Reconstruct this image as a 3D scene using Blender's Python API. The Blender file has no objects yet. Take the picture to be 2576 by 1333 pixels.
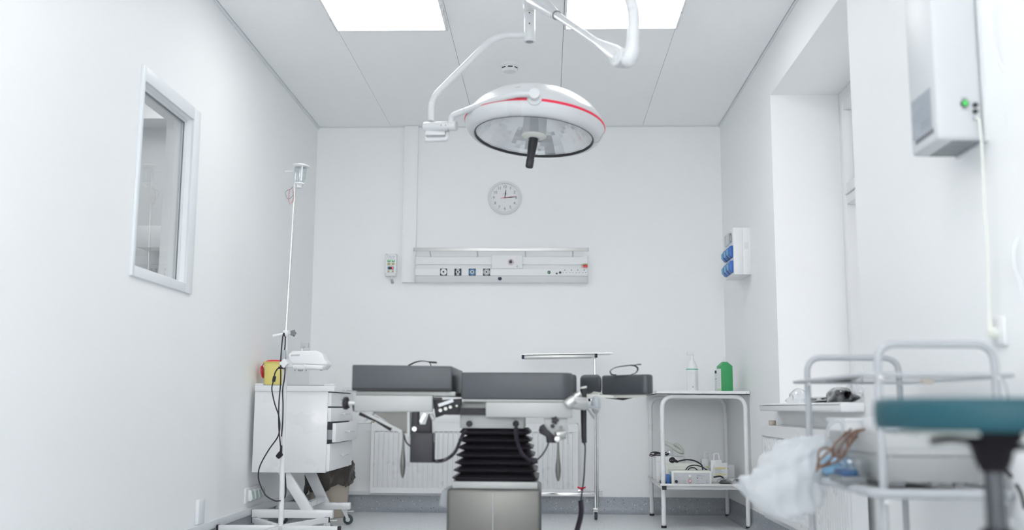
import bpy, bmesh, math, random
from mathutils import Vector as V, Matrix, Euler
random.seed(7)
PI = math.pi
S = bpy.context.scene
COL = S.collection
# ------------------------------------------------------------ camera
FPX, IW, IH = 2504.0, 2576, 1333
CAM = V((0, 0, .71))
RM = (Matrix.Rotation(math.radians(2.03), 3, 'Z') @ Matrix.Rotation(PI/2 + math.radians(8.15), 3, 'X')
      @ Matrix.Rotation(.0060, 3, 'Z'))
cd = bpy.data.cameras.new('camera'); cam = bpy.data.objects.new('camera', cd); COL.objects.link(cam)
cd.sensor_width = 36; cd.lens = 36*FPX/IW; cd.clip_start = .05
cam.matrix_world = Matrix.Translation(CAM) @ RM.to_4x4()
cd.dof.use_dof = True; cd.dof.focus_distance = 5.5; cd.dof.aperture_fstop = 1.5; cd.dof.aperture_blades = 0
S.camera = cam
# ------------------------------------------------------------ world, exposure
w = bpy.data.worlds.new('overcast_sky'); S.world = w; w.use_nodes = True
bg = w.node_tree.nodes['Background']; bg.inputs[0].default_value = (.985, .985, 1, 1); bg.inputs[1].default_value = 4.6
S.view_settings.view_transform = 'Standard'; S.view_settings.look = 'None'
S.view_settings.gamma = 1; S.view_settings.use_curve_mapping = False
S.view_settings.exposure = 1.14
S.cycles.max_bounces = 12; S.cycles.diffuse_bounces = 10; S.cycles.glossy_bounces = 4; S.cycles.transmission_bounces = 6; S.cycles.transparent_max_bounces = 16
LAMP = 3.5

def ray(x, y): return RM @ V(((x-IW/2)/FPX, -(y-IH/2)/FPX, -1))
def aY(x, y, Y): d = ray(x, y); return CAM + d*((Y-CAM.y)/d.y)
def aX(x, y, X): d = ray(x, y); return CAM + d*((X-CAM.x)/d.x)
def aZ(x, y, Z): d = ray(x, y); return CAM + d*((Z-CAM.z)/d.z)

# ------------------------------------------------------------ materials
def lin(c): c = c/255; return c/12.92 if c <= .04045 else ((c+.055)/1.055)**2.4
def rgb(r, g, b): return (lin(r), lin(g), lin(b), 1)
def mat(name, col, rough=.5, metal=0, emit=None, es=0, noise=0, nscale=8, bump=0, bscale=60, alpha=1, trans=0, coat=0, spec=.5, ior=1.45):
    m = bpy.data.materials.new(name); m.use_nodes = True
    nt = m.node_tree; p = nt.nodes['Principled BSDF']
    p.inputs['Base Color'].default_value = col; p.inputs['Roughness'].default_value = rough
    p.inputs['Metallic'].default_value = metal; p.inputs['Alpha'].default_value = alpha
    p.inputs['Transmission Weight'].default_value = trans; p.inputs['Coat Weight'].default_value = coat
    p.inputs['Specular IOR Level'].default_value = spec; p.inputs['IOR'].default_value = ior
    if emit: p.inputs['Emission Color'].default_value = emit; p.inputs['Emission Strength'].default_value = es
    tc = nt.nodes.new('ShaderNodeTexCoord')
    n = nt.nodes.new('ShaderNodeTexNoise'); n.inputs['Scale'].default_value = nscale; n.inputs['Detail'].default_value = 3
    nt.links.new(tc.outputs['Object'], n.inputs['Vector'])
    if noise:
        mx = nt.nodes.new('ShaderNodeMix'); mx.data_type = 'RGBA'
        mx.inputs[6].default_value = tuple(c*(1-noise) for c in col[:3])+(1,)
        mx.inputs[7].default_value = tuple(min(1, c*(1+noise)) for c in col[:3])+(1,)
        nt.links.new(n.outputs['Fac'], mx.inputs[0]); nt.links.new(mx.outputs[2], p.inputs['Base Color'])
    mr = nt.nodes.new('ShaderNodeMapRange'); mr.inputs[3].default_value = max(.0, rough-.03); mr.inputs[4].default_value = min(1, rough+.03)
    nt.links.new(n.outputs['Fac'], mr.inputs[0]); nt.links.new(mr.outputs[0], p.inputs['Roughness'])
    if bump:
        n2 = nt.nodes.new('ShaderNodeTexNoise'); n2.inputs['Scale'].default_value = bscale
        nt.links.new(tc.outputs['Object'], n2.inputs['Vector'])
        b = nt.nodes.new('ShaderNodeBump'); b.inputs['Strength'].default_value = bump; b.inputs['Distance'].default_value = .002
        nt.links.new(n2.outputs['Fac'], b.inputs['Height']); nt.links.new(b.outputs[0], p.inputs['Normal'])
    return m
def glassmat(name, tint=(1, 1, 1, 1), rough=.02, gl=.12, ior=1.45):
    m = bpy.data.materials.new(name); m.use_nodes = True; nt = m.node_tree
    nt.nodes.remove(nt.nodes['Principled BSDF']); o = nt.nodes['Material Output']
    t = nt.nodes.new('ShaderNodeBsdfTransparent'); t.inputs[0].default_value = tint
    g = nt.nodes.new('ShaderNodeBsdfGlossy'); g.inputs['Roughness'].default_value = rough
    f = nt.nodes.new('ShaderNodeFresnel'); f.inputs[0].default_value = ior
    a = nt.nodes.new('ShaderNodeMath'); a.operation = 'ADD'; a.inputs[1].default_value = gl
    a.use_clamp = True; mx = nt.nodes.new('ShaderNodeMixShader')
    ge = nt.nodes.new('ShaderNodeNewGeometry'); iv = nt.nodes.new('ShaderNodeMath'); iv.operation = 'SUBTRACT'; iv.inputs[0].default_value = 1
    ml = nt.nodes.new('ShaderNodeMath'); ml.operation = 'MULTIPLY'
    nt.links.new(ge.outputs['Backfacing'], iv.inputs[1]); nt.links.new(f.outputs[0], a.inputs[0])
    nt.links.new(a.outputs[0], ml.inputs[0]); nt.links.new(iv.outputs[0], ml.inputs[1]); nt.links.new(ml.outputs[0], mx.inputs[0])
    nt.links.new(t.outputs[0], mx.inputs[1]); nt.links.new(g.outputs[0], mx.inputs[2]); nt.links.new(mx.outputs[0], o.inputs[0])
    return m
WALLC = (.872, .882, .884, 1)
M = dict(
 wall=mat('painted_wall', WALLC, .55, noise=.006, nscale=1.2, bump=.04, bscale=180),
 ceil=mat('ceiling_tile', (.93, .94, .942, 1), .7, noise=.01, nscale=2),
 gap=mat('ceiling_void', (.12, .13, .13, 1), .9),
 trim=mat('white_trim', (.76, .79, .81, 1), .4),
 white=mat('white_plastic', (.78, .79, .80, 1), .35),
 lampenamel=mat('lamp_enamel', (.64, .655, .665, 1), .28, coat=.2),
 wpaint=mat('white_enamel', (.78, .79, .80, 1), .28, coat=.2),
 cream=mat('cream_plastic', rgb(226, 228, 220), .45),
 lightgrey=mat('light_grey_metal', (.66, .68, .69, 1), .4),
 grey=mat('grey_plastic', (.42, .45, .47, 1), .45),
 midgrey=mat('mid_grey', (.2, .215, .225, 1), .5),
 dark=mat('dark_plastic', (.028, .028, .034, 1), .45),
 leather=mat('black_leatherette', (.068, .075, .085, 1), .36, noise=.06, nscale=14, bump=.12, bscale=90),
 matblack=mat('matt_black', (.010, .009, .012, 1), .7, spec=.2),
 rubber=mat('black_rubber', (.018, .017, .022, 1), .5),
 cable=mat('black_cable', (.022, .018, .03, 1), .45),
 bellow=mat('bellows_rubber', (.018, .016, .021, 1), .38),
 tubegrey=mat('trolley_enamel', (.43, .45, .47, 1), .35),
 darkchrome=mat('dark_chrome', (.10, .105, .115, 1), .25, metal=1),
 steel=mat('brushed_steel', (.62, .62, .61, 1), .38, metal=.85, noise=.1, nscale=5),
 steelm=mat('matt_steel', (.43, .44, .43, 1), .5, metal=.35, noise=.04, nscale=5),
 basesteel=mat('base_steel', (.15, .15, .14, 1), .34, metal=.7, noise=.18, nscale=3.2),
 chrome=mat('chrome', (.78, .78, .78, 1), .12, metal=1),
 mirror=mat('facet_mirror', (.92, .94, .96, 1), .16, metal=.75),
 red=mat('red_plastic', rgb(226, 40, 62), .35),
 pinkred=mat('red_line', rgb(236, 52, 84), .35),
 yellow=mat('yellow_plastic', rgb(228, 214, 128), .45),
 teal=mat('teal_vinyl', rgb(20, 76, 88), .5, noise=.06, nscale=7, bump=.05),
 green=mat('green_plastic', rgb(66, 160, 100), .35),
 tealgreen=mat('green_stripe', rgb(92, 178, 150), .5),
 blue=mat('blue_plastic', rgb(52, 104, 178), .35),
 navy=mat('navy_plastic', rgb(40, 55, 75), .4),
 skyblue=mat('light_blue', rgb(112, 170, 205), .4),
 btngreen=mat('green_button', rgb(84, 152, 104), .4),
 olive=mat('khaki_button', rgb(178, 172, 120), .45),
 ledred=mat('red_led', rgb(240, 60, 80), .4, emit=(1, .05, .1, 1), es=1.0),
 ledgreen=mat('green_led', rgb(150, 240, 160), .4, emit=(.3, 1, .4, 1), es=1.0),
 beige=mat('beige_plastic', rgb(190, 180, 166), .5),
 bag=mat('brown_film', (.06, .052, .046, 1), .22, noise=.35, nscale=25, bump=.6, bscale=40, alpha=.93),
 brown=mat('brown_tubing', rgb(112, 84, 70), .45),
 glass=glassmat('window_glass'),
 dimglass=glassmat('dimmed_window_glass', (.30, .303, .306, 1), .1, .0, ior=1.15),  # glass tinted dark only to weaken daylight through the right window
 lampglass=glassmat('lamp_cover_glass', gl=.02),
 clear=glassmat('clear_plastic', (.93, .95, .96, 1), .1, .1),
 shelfglass=glassmat('shelf_glass', (.95, .97, .98, 1), .05, .05),
 film=glassmat('clear_film', (.97, .98, .99, 1), .25, .22),
 panelout=mat('lamp_diffuser', (.9, .9, .9, 1), .6, emit=(1, 1, 1, 1), es=LAMP),
 frost=mat('frosted_pane', (.86, .9, .93, 1), .6, trans=.9),
 whitebag=mat('white_bag', (.70, .73, .75, 1), .45, alpha=.5, bump=.5, bscale=14),
 ink=mat('grey_print', (.30, .34, .37, 1), .6),
 inkd=mat('dark_print', (.06, .07, .09, 1), .6),
 clockink=mat('clock_print', rgb(98, 116, 118), .6),
 labelgrey=mat('label_print', (.36, .39, .43, 1), .6, noise=.25, nscale=120),
 foil=mat('black_film', (.02, .02, .025, 1), .18, coat=.6),
 brass=mat('brass', rgb(170, 158, 120), .3, metal=.8),
 rubberteal=mat('caster_tyre', rgb(58, 72, 76), .5),
)
# vinyl flooring with flecks
def vinyl(name, base, dark):
    m = bpy.data.materials.new(name); m.use_nodes = True; nt = m.node_tree; p = nt.nodes['Principled BSDF']
    tc = nt.nodes.new('ShaderNodeTexCoord')
    prev = base
    sock = None
    for sc, th, col, seed in ((62, .20, (.74, .78, .82, 1), 0), (48, .15, (.03, .035, .045, 1), 5), (120, .26, dark, 9), (140, .25, (.60, .64, .68, 1), 3)):
        mp = nt.nodes.new('ShaderNodeMapping'); mp.inputs['Location'].default_value = (seed, seed*.7, seed*1.3)
        nt.links.new(tc.outputs['Object'], mp.inputs[0])
        vo = nt.nodes.new('ShaderNodeTexVoronoi'); vo.inputs['Scale'].default_value = sc
        nt.links.new(mp.outputs[0], vo.inputs['Vector'])
        lt = nt.nodes.new('ShaderNodeMath'); lt.operation = 'LESS_THAN'; lt.inputs[1].default_value = th
        nt.links.new(vo.outputs['Distance'], lt.inputs[0])
        sp = nt.nodes.new('ShaderNodeSeparateColor'); nt.links.new(vo.outputs['Color'], sp.inputs[0])
        l2 = nt.nodes.new('ShaderNodeMath'); l2.operation = 'LESS_THAN'; l2.inputs[1].default_value = .33
        nt.links.new(sp.outputs[0], l2.inputs[0])
        mu = nt.nodes.new('ShaderNodeMath'); mu.operation = 'MULTIPLY'
        nt.links.new(lt.outputs[0], mu.inputs[0]); nt.links.new(l2.outputs[0], mu.inputs[1])
        mx = nt.nodes.new('ShaderNodeMix'); mx.data_type = 'RGBA'; mx.inputs[7].default_value = col
        nt.links.new(mu.outputs[0], mx.inputs[0])
        if sock: nt.links.new(sock, mx.inputs[6])
        else: mx.inputs[6].default_value = base
        sock = mx.outputs[2]
    nt.links.new(sock, p.inputs['Base Color']); p.inputs['Roughness'].default_value = .3
    p.inputs['Specular IOR Level'].default_value = .6
    return m
M['vinyl'] = vinyl('speckled_vinyl', (.72, .735, .755, 1), (.34, .37, .40, 1))
M['cove'] = vinyl('speckled_cove_vinyl', (.34, .365, .40, 1), (.17, .19, .22, 1))

# ------------------------------------------------------------ mesh builder
class MB:
    def __init__(s): s.v = []; s.f = []; s.mi = []
    def add(s, vs, fs, m=0, T=None):
        o = len(s.v)
        s.v += [tuple(T @ V(p)) if T else tuple(p) for p in vs]
        s.f += [tuple(i+o for i in f) for f in fs]; s.mi += [m]*len(fs); return s
    def box(s, x0, x1, y0, y1, z0, z1, m=0, T=None):
        x0, x1 = sorted((x0, x1)); y0, y1 = sorted((y0, y1)); z0, z1 = sorted((z0, z1))
        return s.add([(x0,y0,z0),(x1,y0,z0),(x1,y1,z0),(x0,y1,z0),(x0,y0,z1),(x1,y0,z1),(x1,y1,z1),(x0,y1,z1)],
                     [(3,2,1,0),(4,5,6,7),(0,1,5,4),(1,2,6,5),(2,3,7,6),(3,0,4,7)], m, T)
    def bar(s, p, q, wd, th, m=0, up=(0, 0, 1)):          # rectangular bar between two points
        p, q = V(p), V(q); d = (q-p).normalized(); u = V(up)
        if abs(d.dot(u)) > .98: u = V((0, 1, 0))
        a = d.cross(u).normalized(); b = a.cross(d)
        L = (q-p).length; T = Matrix.Translation(p) @ Matrix((a, d, b)).transposed().to_4x4()
        return s.box(-wd/2, wd/2, 0, L, -th/2, th/2, m, T)
    def prism(s, poly, y0, y1, m=0, T=None):              # poly in x,z extruded along y
        n = len(poly); vs = [(a, y0, b) for a, b in poly]+[(a, y1, b) for a, b in poly]
        fs = [tuple(range(n)), tuple(range(2*n-1, n-1, -1))]+[(i, i+n, (i+1) % n+n, (i+1) % n) for i in range(n)]
        return s.add(vs, fs, m, T)
    def tube(s, pts, r, n=12, m=0, closed=False, caps=True):
        pts = [V(p) for p in pts]; k = len(pts); rs = r if isinstance(r, (list, tuple)) else [r]*k
        ring = []; prev = None
        for i, p in enumerate(pts):
            if closed: t = (pts[(i+1) % k]-pts[i-1]).normalized()
            else: t = (pts[min(i+1, k-1)]-pts[max(i-1, 0)]).normalized()
            if prev is None:
                u = V((0, 0, 1)) if abs(t.z) < .9 else V((1, 0, 0)); u = (u-t*u.dot(t)).normalized()
            else: u = (prev-t*prev.dot(t)).normalized()
            prev = u; b = t.cross(u)
            ring.append([p+(u*math.cos(2*PI*j/n)+b*math.sin(2*PI*j/n))*rs[i] for j in range(n)])
        vs = [q for rr in ring for q in rr]; fs = []
        for i in range(k if closed else k-1):
            a = i*n; c = ((i+1) % k)*n
            for j in range(n): fs.append((a+j, a+(j+1) % n, c+(j+1) % n, c+j))
        if caps and not closed: fs += [tuple(range(n-1, -1, -1)), tuple((k-1)*n+j for j in range(n))]
        return s.add(vs, fs, m)
    def cyl(s, p, q, r, r2=None, n=24, m=0): return s.tube([p, q], [r, r if r2 is None else r2], n, m)
    def lathe(s, prof, n=32, m=0, T=None):                # prof [(r,z)] about z
        vs = []; fs = []; k = len(prof)
        for r, z in prof: vs += [(r*math.cos(2*PI*j/n), r*math.sin(2*PI*j/n), z) for j in range(n)]
        for i in range(k-1):
            for j in range(n): fs.append((i*n+j, i*n+(j+1) % n, (i+1)*n+(j+1) % n, (i+1)*n+j))
        if prof[0][0] > 1e-5 and T is not False: pass
        return s.add(vs, fs, m, T)
    def disc(s, c, r, axis=(0, -1, 0), th=.001, n=24, m=0, r2=None):
        c = V(c); return s.cyl(c, c+V(axis).normalized()*th, r, r2, n, m)
    def ring(s, c, R, r, axis=(0, -1, 0), n=32, m=0, nn=8):
        q = V(axis).to_track_quat('Z', 'Y')
        return s.tube([V(c)+q @ V((R*math.cos(2*PI*i/n), R*math.sin(2*PI*i/n), 0)) for i in range(n)], r, nn, m, closed=True)
    def text(s, body, size, T, m=0, ex=.0003, align='CENTER'):
        cu = bpy.data.curves.new('t', 'FONT'); cu.body = body; cu.size = size; cu.extrude = ex
        cu.align_x = align; cu.align_y = 'CENTER'; cu.resolution_u = 3
        o = bpy.data.objects.new('t', cu); me = None
        COL.objects.link(o); dg = bpy.context.evaluated_depsgraph_get()
        me = o.evaluated_get(dg).to_mesh()
        s.add([tuple(q.co) for q in me.vertices], [tuple(p.vertices) for p in me.polygons], m, T)
        o.evaluated_get(dg).to_mesh_clear(); bpy.data.objects.remove(o); bpy.data.curves.remove(cu); return s
    def build(s, name, mats, parent=None, bevel=0, seg=2, ang=35, subsurf=0, doubles=True):
        if not isinstance(mats, (list, tuple)): mats = [mats]
        me = bpy.data.meshes.new(name)
        org = V((0, 0, 0)); p = parent
        while p: org += p.location; p = p.parent
        if parent is None:
            xs = [q[0] for q in s.v]; ys = [q[1] for q in s.v]; zs = [q[2] for q in s.v]
            org = V(((min(xs)+max(xs))/2, (min(ys)+max(ys))/2, min(zs)))
        me.from_pydata([tuple(V(q)-org) for q in s.v], [], s.f)
        me.polygons.foreach_set('material_index', s.mi)
        for m in mats: me.materials.append(M[m] if isinstance(m, str) else m)
        bm = bmesh.new(); bm.from_mesh(me)
        bmesh.ops.recalc_face_normals(bm, faces=bm.faces)
        if bevel:
            es = [e for e in bm.edges if len(e.link_faces) == 2 and e.calc_face_angle(0) > math.radians(50)]
            bmesh.ops.bevel(bm, geom=es, offset=bevel, segments=seg, affect='EDGES', profile=.5, clamp_overlap=True)
        bm.to_mesh(me); bm.free()
        me.shade_smooth(); me.set_sharp_from_angle(angle=math.radians(ang))
        o = bpy.data.objects.new(name, me); COL.objects.link(o)
        if parent: o.parent = parent
        else: o.location = org
        if subsurf:
            sm = o.modifiers.new('s', 'SUBSURF'); sm.levels = subsurf; sm.render_levels = subsurf
        return o
def tag(o, label, cat, group=None):
    o['label'] = label; o['category'] = cat
    if group: o['group'] = group
    return o
def thing(name, label, cat, loc=(0, 0, 0), group=None):
    o = bpy.data.objects.new(name, None); COL.objects.link(o); o.location = loc; o.empty_display_size = .1
    return tag(o, label, cat, group)
def struct(o): o['kind'] = 'structure'; return o
def lab(o, t): o['label'] = t; return o
def copy_tree(o, loc, label, parent=None):
    c = o.copy(); COL.objects.link(c)
    if parent: c.parent = parent
    else: c.location = loc; c['label'] = label
    for ch in [x for x in bpy.data.objects if x.parent == o]: copy_tree(ch, None, None, c)
    return c
def fillet(pts, r, n=6):
    pts = [V(p) for p in pts]; out = [pts[0]]
    for i in range(1, len(pts)-1):
        a, b, c = pts[i-1], pts[i], pts[i+1]
        rr = r[i-1] if isinstance(r, (list, tuple)) else r
        d1 = (a-b); d2 = (c-b); k = min(rr, d1.length*.49, d2.length*.49)
        p, q = b+d1.normalized()*k, b+d2.normalized()*k
        for j in range(n+1):
            t = j/n; out.append(p*(1-t)**2+b*2*t*(1-t)+q*t*t)
    return out+[pts[-1]]
def spline(pts, n=8):
    pts = [V(p) for p in pts]; P = [pts[0]*2-pts[1]]+pts+[pts[-1]*2-pts[-2]]; out = []
    for i in range(1, len(P)-2):
        a, b, c, d = P[i-1:i+3]
        for j in range(n):
            t = j/n
            out.append(.5*((2*b)+(c-a)*t+(2*a-5*b+4*c-d)*t*t+(3*b-a-3*c+d)*t**3))
    return out+[pts[-1]]
def coil(pts, R, turns, n=10):
    path = spline(pts, 16); out = []; L = [0]
    for i in range(1, len(path)): L.append(L[-1]+(path[i]-path[i-1]).length)
    N = turns*n
    for k in range(N+1):
        t = L[-1]*k/N; i = 1
        while i < len(L)-1 and L[i] < t: i += 1
        f = (t-L[i-1])/max(1e-9, L[i]-L[i-1]); p = path[i-1].lerp(path[i], f); d = (path[i]-path[i-1]).normalized()
        u = V((0, 1, 0)); u = (u-d*u.dot(d)).normalized(); b = d.cross(u); a = 2*PI*k/n
        out.append(p+(u*math.cos(a)+b*math.sin(a))*R)
    return out
FT = Matrix(((1, 0, 0, 0), (0, 0, -1, 0), (0, 1, 0, 0), (0, 0, 0, 1)))   # text plane facing -Y
def facing(p): return Matrix.Translation(V(p)) @ FT
def textlines(mb, x0, x1, y, z1, z0, rows, m=0, hh=.35, seedk=1, ax='Y', gapp=.12):
    """rows of little printed dashes on a plane facing -Y (or -X when ax='X')"""
    rd = random.Random(seedk); dz = (z1-z0)/rows
    for i in range(rows):
        z = z1-dz*(i+.5); x = x0
        end = x1-(x1-x0)*rd.choice((0, 0, .15, .4))
        while x < end:
            L = (x1-x0)*rd.uniform(.08, .24); e = min(end, x+L)
            if ax == 'Y': mb.box(x, e, y-.0004, y, z-dz*hh/2, z+dz*hh/2, m)
            else: mb.box(y-.0004, y, x, e, z-dz*hh/2, z+dz*hh/2, m)
            x = e+(x1-x0)*.03

XL, XR, YB, YF, ZC = -1.66, 1.235, 6.95, -5.0, 2.712
# ============================================================ STRUCTURE
struct(MB().box(XL-.1, XR+.42, YF-.1, YB+.1, -.12, 0).build('floor', 'vinyl'))
# suspended ceiling of 60 cm tiles with fine gaps
xs = [XL+.014, -1.124, -.518, .087, .682, XR-.012]
ys = [YB-.012]+[6.27-.618*i for i in range(0, 19)]; ys = [y for y in ys if y > YF]+[YF]
c = MB(); c.box(XL-.1, XR+.42, YF-.1, YB+.1, ZC+.02, ZC+.12, 1)
for i in range(5):
    for j in range(len(ys)-1):
        c.box(xs[i]+.0012, xs[i+1]-.0012, ys[j+1]+.0005, ys[j]-.0005, ZC, ZC+.018, 0)
struct(c.build('ceiling', ['ceil', 'gap']))
struct(MB().box(XL, XL+.012, YF, YB, ZC-.014, ZC+.016).box(XR-.010, XR, YF, YB, ZC-.012, ZC+.016)
       .box(XL, XR, YB-.008, YB, ZC-.006, ZC+.016).build('trim_1', 'trim'))
# left wall with the observation window
wy0, wy1, wz0, wz1 = 3.89, 4.462, 1.262, 2.032
c = MB(); T0, T1 = XL-.12, XL
c.box(T0, T1, YF-.1, wy0, 0, ZC+.1).box(T0, T1, wy1, YB+.1, 0, ZC+.1).box(T0, T1, wy0, wy1, 0, wz0).box(T0, T1, wy0, wy1, wz1, ZC+.1)
struct(c.build('wall_left', 'wall'))
struct(MB().box(XL-.12, XR+.6, YB, YB+.12, 0, ZC+.1).build('wall_back', 'wall'))
# unseen wide window added behind the camera, to light the back wall evenly
fw0, fw1, fz0, fz1 = -1.45, 1.05, 1.15, 2.66
struct(MB().box(XL-.12, fw0, YF-.12, YF, 0, ZC+.1).box(fw1, XR+.6, YF-.12, YF, 0, ZC+.1).box(fw0, fw1, YF-.12, YF, 0, fz0).box(fw0, fw1, YF-.12, YF, fz1, ZC+.1).build('wall_front', 'wall'))
c = MB()
for x_ in (fw0, (fw0+fw1)/2-.03, fw1-.06): c.box(x_, x_+.06, YF-.09, YF-.03, fz0, fz1)
for z_ in (fz0, fz1-.06): c.box(fw0+.06, fw1-.06, YF-.09, YF-.03, z_, z_+.06)
struct(c.build('added_window_3', 'white', bevel=.004))
# right wall with the deep window niche
ny0, ny1, nz0, nz1, NX = 3.955, 5.37, .72, 2.432, XR+.37
c = MB()
c.box(XR, XR+.4, YF, ny0, 0, ZC+.1).box(XR, XR+.4, ny1, YB, 0, ZC+.1).box(XR, XR+.4, ny0, ny1, 0, nz0).box(XR, XR+.4, ny0, ny1, nz1, ZC+.1)
struct(c.build('wall_right', 'wall'))
# window on the left wall : frame, jamb, glass
wr = thing('window_1', 'white framed observation window in the left wall', 'window', (XL, (wy0+wy1)/2, wz0)); wr['kind'] = 'structure'
del wr['category']; del wr['label']
c = MB(); fx = XL+.012; o0, o1, p0, p1 = 3.868, 4.545, 1.222, 2.092
c.box(XL-.002, fx, o0, wy0, p0, p1).box(XL-.002, fx, wy1, o1, p0, p1).box(XL-.002, fx, wy0, wy1, p0, wz0).box(XL-.002, fx, wy0, wy1, wz1, p1)
for a in ((XL-.050, XL-.022),):
    q = .014
    c.box(a[0], a[1], wy0, wy0+q, wz0, wz1).box(a[0], a[1], wy1-q, wy1, wz0, wz1).box(a[0], a[1], wy0+q, wy1-q, wz0, wz0+q).box(a[0], a[1], wy0+q, wy1-q, wz1-q, wz1)
c.build('window_frame', 'trim', wr, bevel=.002)
y_, z_, q_ = (wy0+.014, wy1-.014), (wz0+.014, wz1-.014), .005
g = MB().box(XL-.034, XL-.030, y_[0], y_[0]+q_, z_[0], z_[1]).box(XL-.034, XL-.030, y_[1]-q_, y_[1], z_[0], z_[1]).box(XL-.034, XL-.030, y_[0], y_[1], z_[1]-q_, z_[1])
g.build('seal', 'midgrey', wr)
MB().box(XL-.042, XL-.037, wy0+.012, wy1-.012, wz0+.012, wz1-.012).build('glass_pane', 'glass', wr)
# the room beyond that window
c = MB(); c.box(-4.1, -4.0, 3.2, 7.05, 0, 3.0).box(-4.1, XL-.12, 7.05, 7.15, 0, 3.0).box(-4.1, XL-.12, 3.1, 3.2, 0, 3.0)
struct(c.build('wall_side', mat('grey_paint', (.60, .62, .63, 1), .6)))
struct(MB().box(-4.1, XL-.12, 3.1, 7.15, 3.0, 3.1).box(XL-.12, XL-.0, 3.1, 7.15, ZC+.1, 3.1).build('ceiling_side', 'ceil'))
struct(MB().box(-4.1, XL-.12, 3.1, 7.15, -.1, 0).build('floor_side', 'lightgrey'))
struct(MB().box(-4.0, XL-.13, 6.8, 7.05, 2.74, 3.0).build('trim_6', 'white'))
struct(MB().box(-2.62, -2.54, 7.0, 7.05, 0, 2.74).box(-2.44, -2.38, 7.0, 7.05, 0, 2.74).build('trim_7', 'white'))
# right window : frame with transom, both panes darkened to hold back daylight
wr = thing('window_2', '', '', (NX, 4.66, nz0)); wr['kind'] = 'structure'; del wr['category']; del wr['label']
c = MB(); q = .07; tr = 1.80
c.box(NX, NX+.07, ny1-q, ny1, nz0, nz1).box(NX, NX+.07, ny0, ny0+q, nz0, nz1).box(NX, NX+.07, ny0+q, ny1-q, nz1-q, nz1)
c.box(NX, NX+.07, ny0+q, ny1-q, nz0, nz0+q).box(NX, NX+.07, ny0+q, ny1-q, tr, tr+.05)
c.build('window_frame', 'white', wr, bevel=.006)
c = MB(); a0, a1, b0, b1 = ny0+q, ny1-q, tr+.05, nz1-q; x0 = NX-.012; x1 = NX+.05; q2 = .055
c.box(x0, x1, a1-q2, a1-.004, b0, b1).box(x0, x1, a0, a0+q2, b0, b1).box(x0, x1, a0+q2, a1-q2, b1-q2, b1).box(x0, x1, a0+q2, a1-q2, b0, b0+q2)
c.build('sash', 'white', wr, bevel=.005)
MB().box(NX+.036, NX+.040, a1-q2-.008, a1-q2, b0+q2, b1-q2).build('seal', 'midgrey', wr)
MB().box(NX+.040, NX+.046, a0+q2, a1-q2, b0+q2, b1-q2).build('glass_pane', 'dimglass', wr)
MB().box(NX+.060, NX+.066, ny0+q, ny1-q, nz0+q, tr).build('glass_pane', 'dimglass', wr)
# sill board
struct(MB().box(1.14, NX, ny0+.001, ny1-.001, .72, .738).box(1.14, XR, 3.945, 5.445, .70, .7385).build('sill_right', 'white', bevel=.008, seg=3))
# vinyl coving : curved up the walls
def cove(p0, p1, nrm, h=.112):
    p0, p1, nrm = V(p0), V(p1), V(nrm); prof = [(.0, 0), (.0, h), (.004, h)]
    R = .045
    prof += [(.004+R-R*math.cos(a), R-R*math.sin(a)) for a in [PI/2*k/8 for k in range(9)]]
    prof = [(0, -.001), (0, h), (.004, h)]+[(.004+R*(1-math.cos(PI/2*k/8)), .001+R*(1-math.sin(PI/2*k/8))) for k in range(9)]+[(.004+R, -.001)]
    d = (p1-p0); n = len(prof)
    vs = [tuple(p0+nrm*a+V((0, 0, b))) for a, b in prof]+[tuple(p1+nrm*a+V((0, 0, b))) for a, b in prof]
    return vs, [tuple(range(n)), tuple(range(2*n-1, n-1, -1))]+[(i, i+n, (i+1) % n+n, (i+1) % n) for i in range(n)]
struct(MB().add(*cove((XL, YB, 0), (XR, YB, 0), (0, -1, 0))).build('baseboard_back', 'cove', ang=60))
struct(MB().add(*cove((XL, YF, 0), (XL, YB, 0), (1, 0, 0))).build('baseboard_left', 'cove', ang=60))
struct(MB().add(*cove((XR, YF, 0), (XR, YB, 0), (-1, 0, 0))).build('baseboard_right', 'cove', ang=60))
struct(MB().box(XL, XL+.022, YF, YB-.02, .112, .152).build('trim_2', 'trim', bevel=.003))
struct(MB().box(XL, .375, YB-.022, YB, .112, .138).build('trim_3', 'trim', bevel=.003))
struct(MB().box(XR-.02, XR, 2.5, 5.75, .112, .132).build('trim_4', 'trim', bevel=.003))
# vertical pipe casing on the back wall
struct(MB().box(-1.022, -.924, 6.905, YB, 1.577, ZC-.004).build('trim_5', 'wall', bevel=.002))

o = MB().box(aY(365, 610, 6.9).x, -2.45, 6.75, 7.0, aY(400, 625, 6.8).z, aY(400, 592, 6.8).z+.06).build('wall_cabinet', 'lightgrey', bevel=.004)
tag(o, 'grey box unit on the wall of the next room, seen through the observation window', 'cabinet')
# ============================================================ CEILING LIGHTS
def ceiling_light(cx, cy, label):
    t = thing('ceiling_light', label, 'light', (cx, cy, ZC-.034), 'square ceiling light panels')
    h = .297; z0 = ZC-.034; c = MB(); q = .012
    c.box(cx-h, cx+h, cy-h, cy-h+q, z0, ZC-.001).box(cx-h, cx+h, cy+h-q, cy+h, z0, ZC-.001)
    c.box(cx-h, cx-h+q, cy-h+q, cy+h-q, z0, ZC-.001).box(cx+h-q, cx+h, cy-h+q, cy+h-q, z0, ZC-.001)
    c.build('frame', 'wpaint', t, bevel=.001)
    MB().box(cx-h+q, cx+h-q, cy-h+q, cy+h-q, z0+.002, z0+.008).build('diffuser', 'panelout', t)
    return t
L1 = ceiling_light(-.821, 4.722, 'square white ceiling light panel left of the surgical lamp arm')
copy_tree(L1, (.385, 4.722, ZC-.034), 'square white ceiling light panel on the right, behind the curved lamp arm')
k = 0
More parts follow.
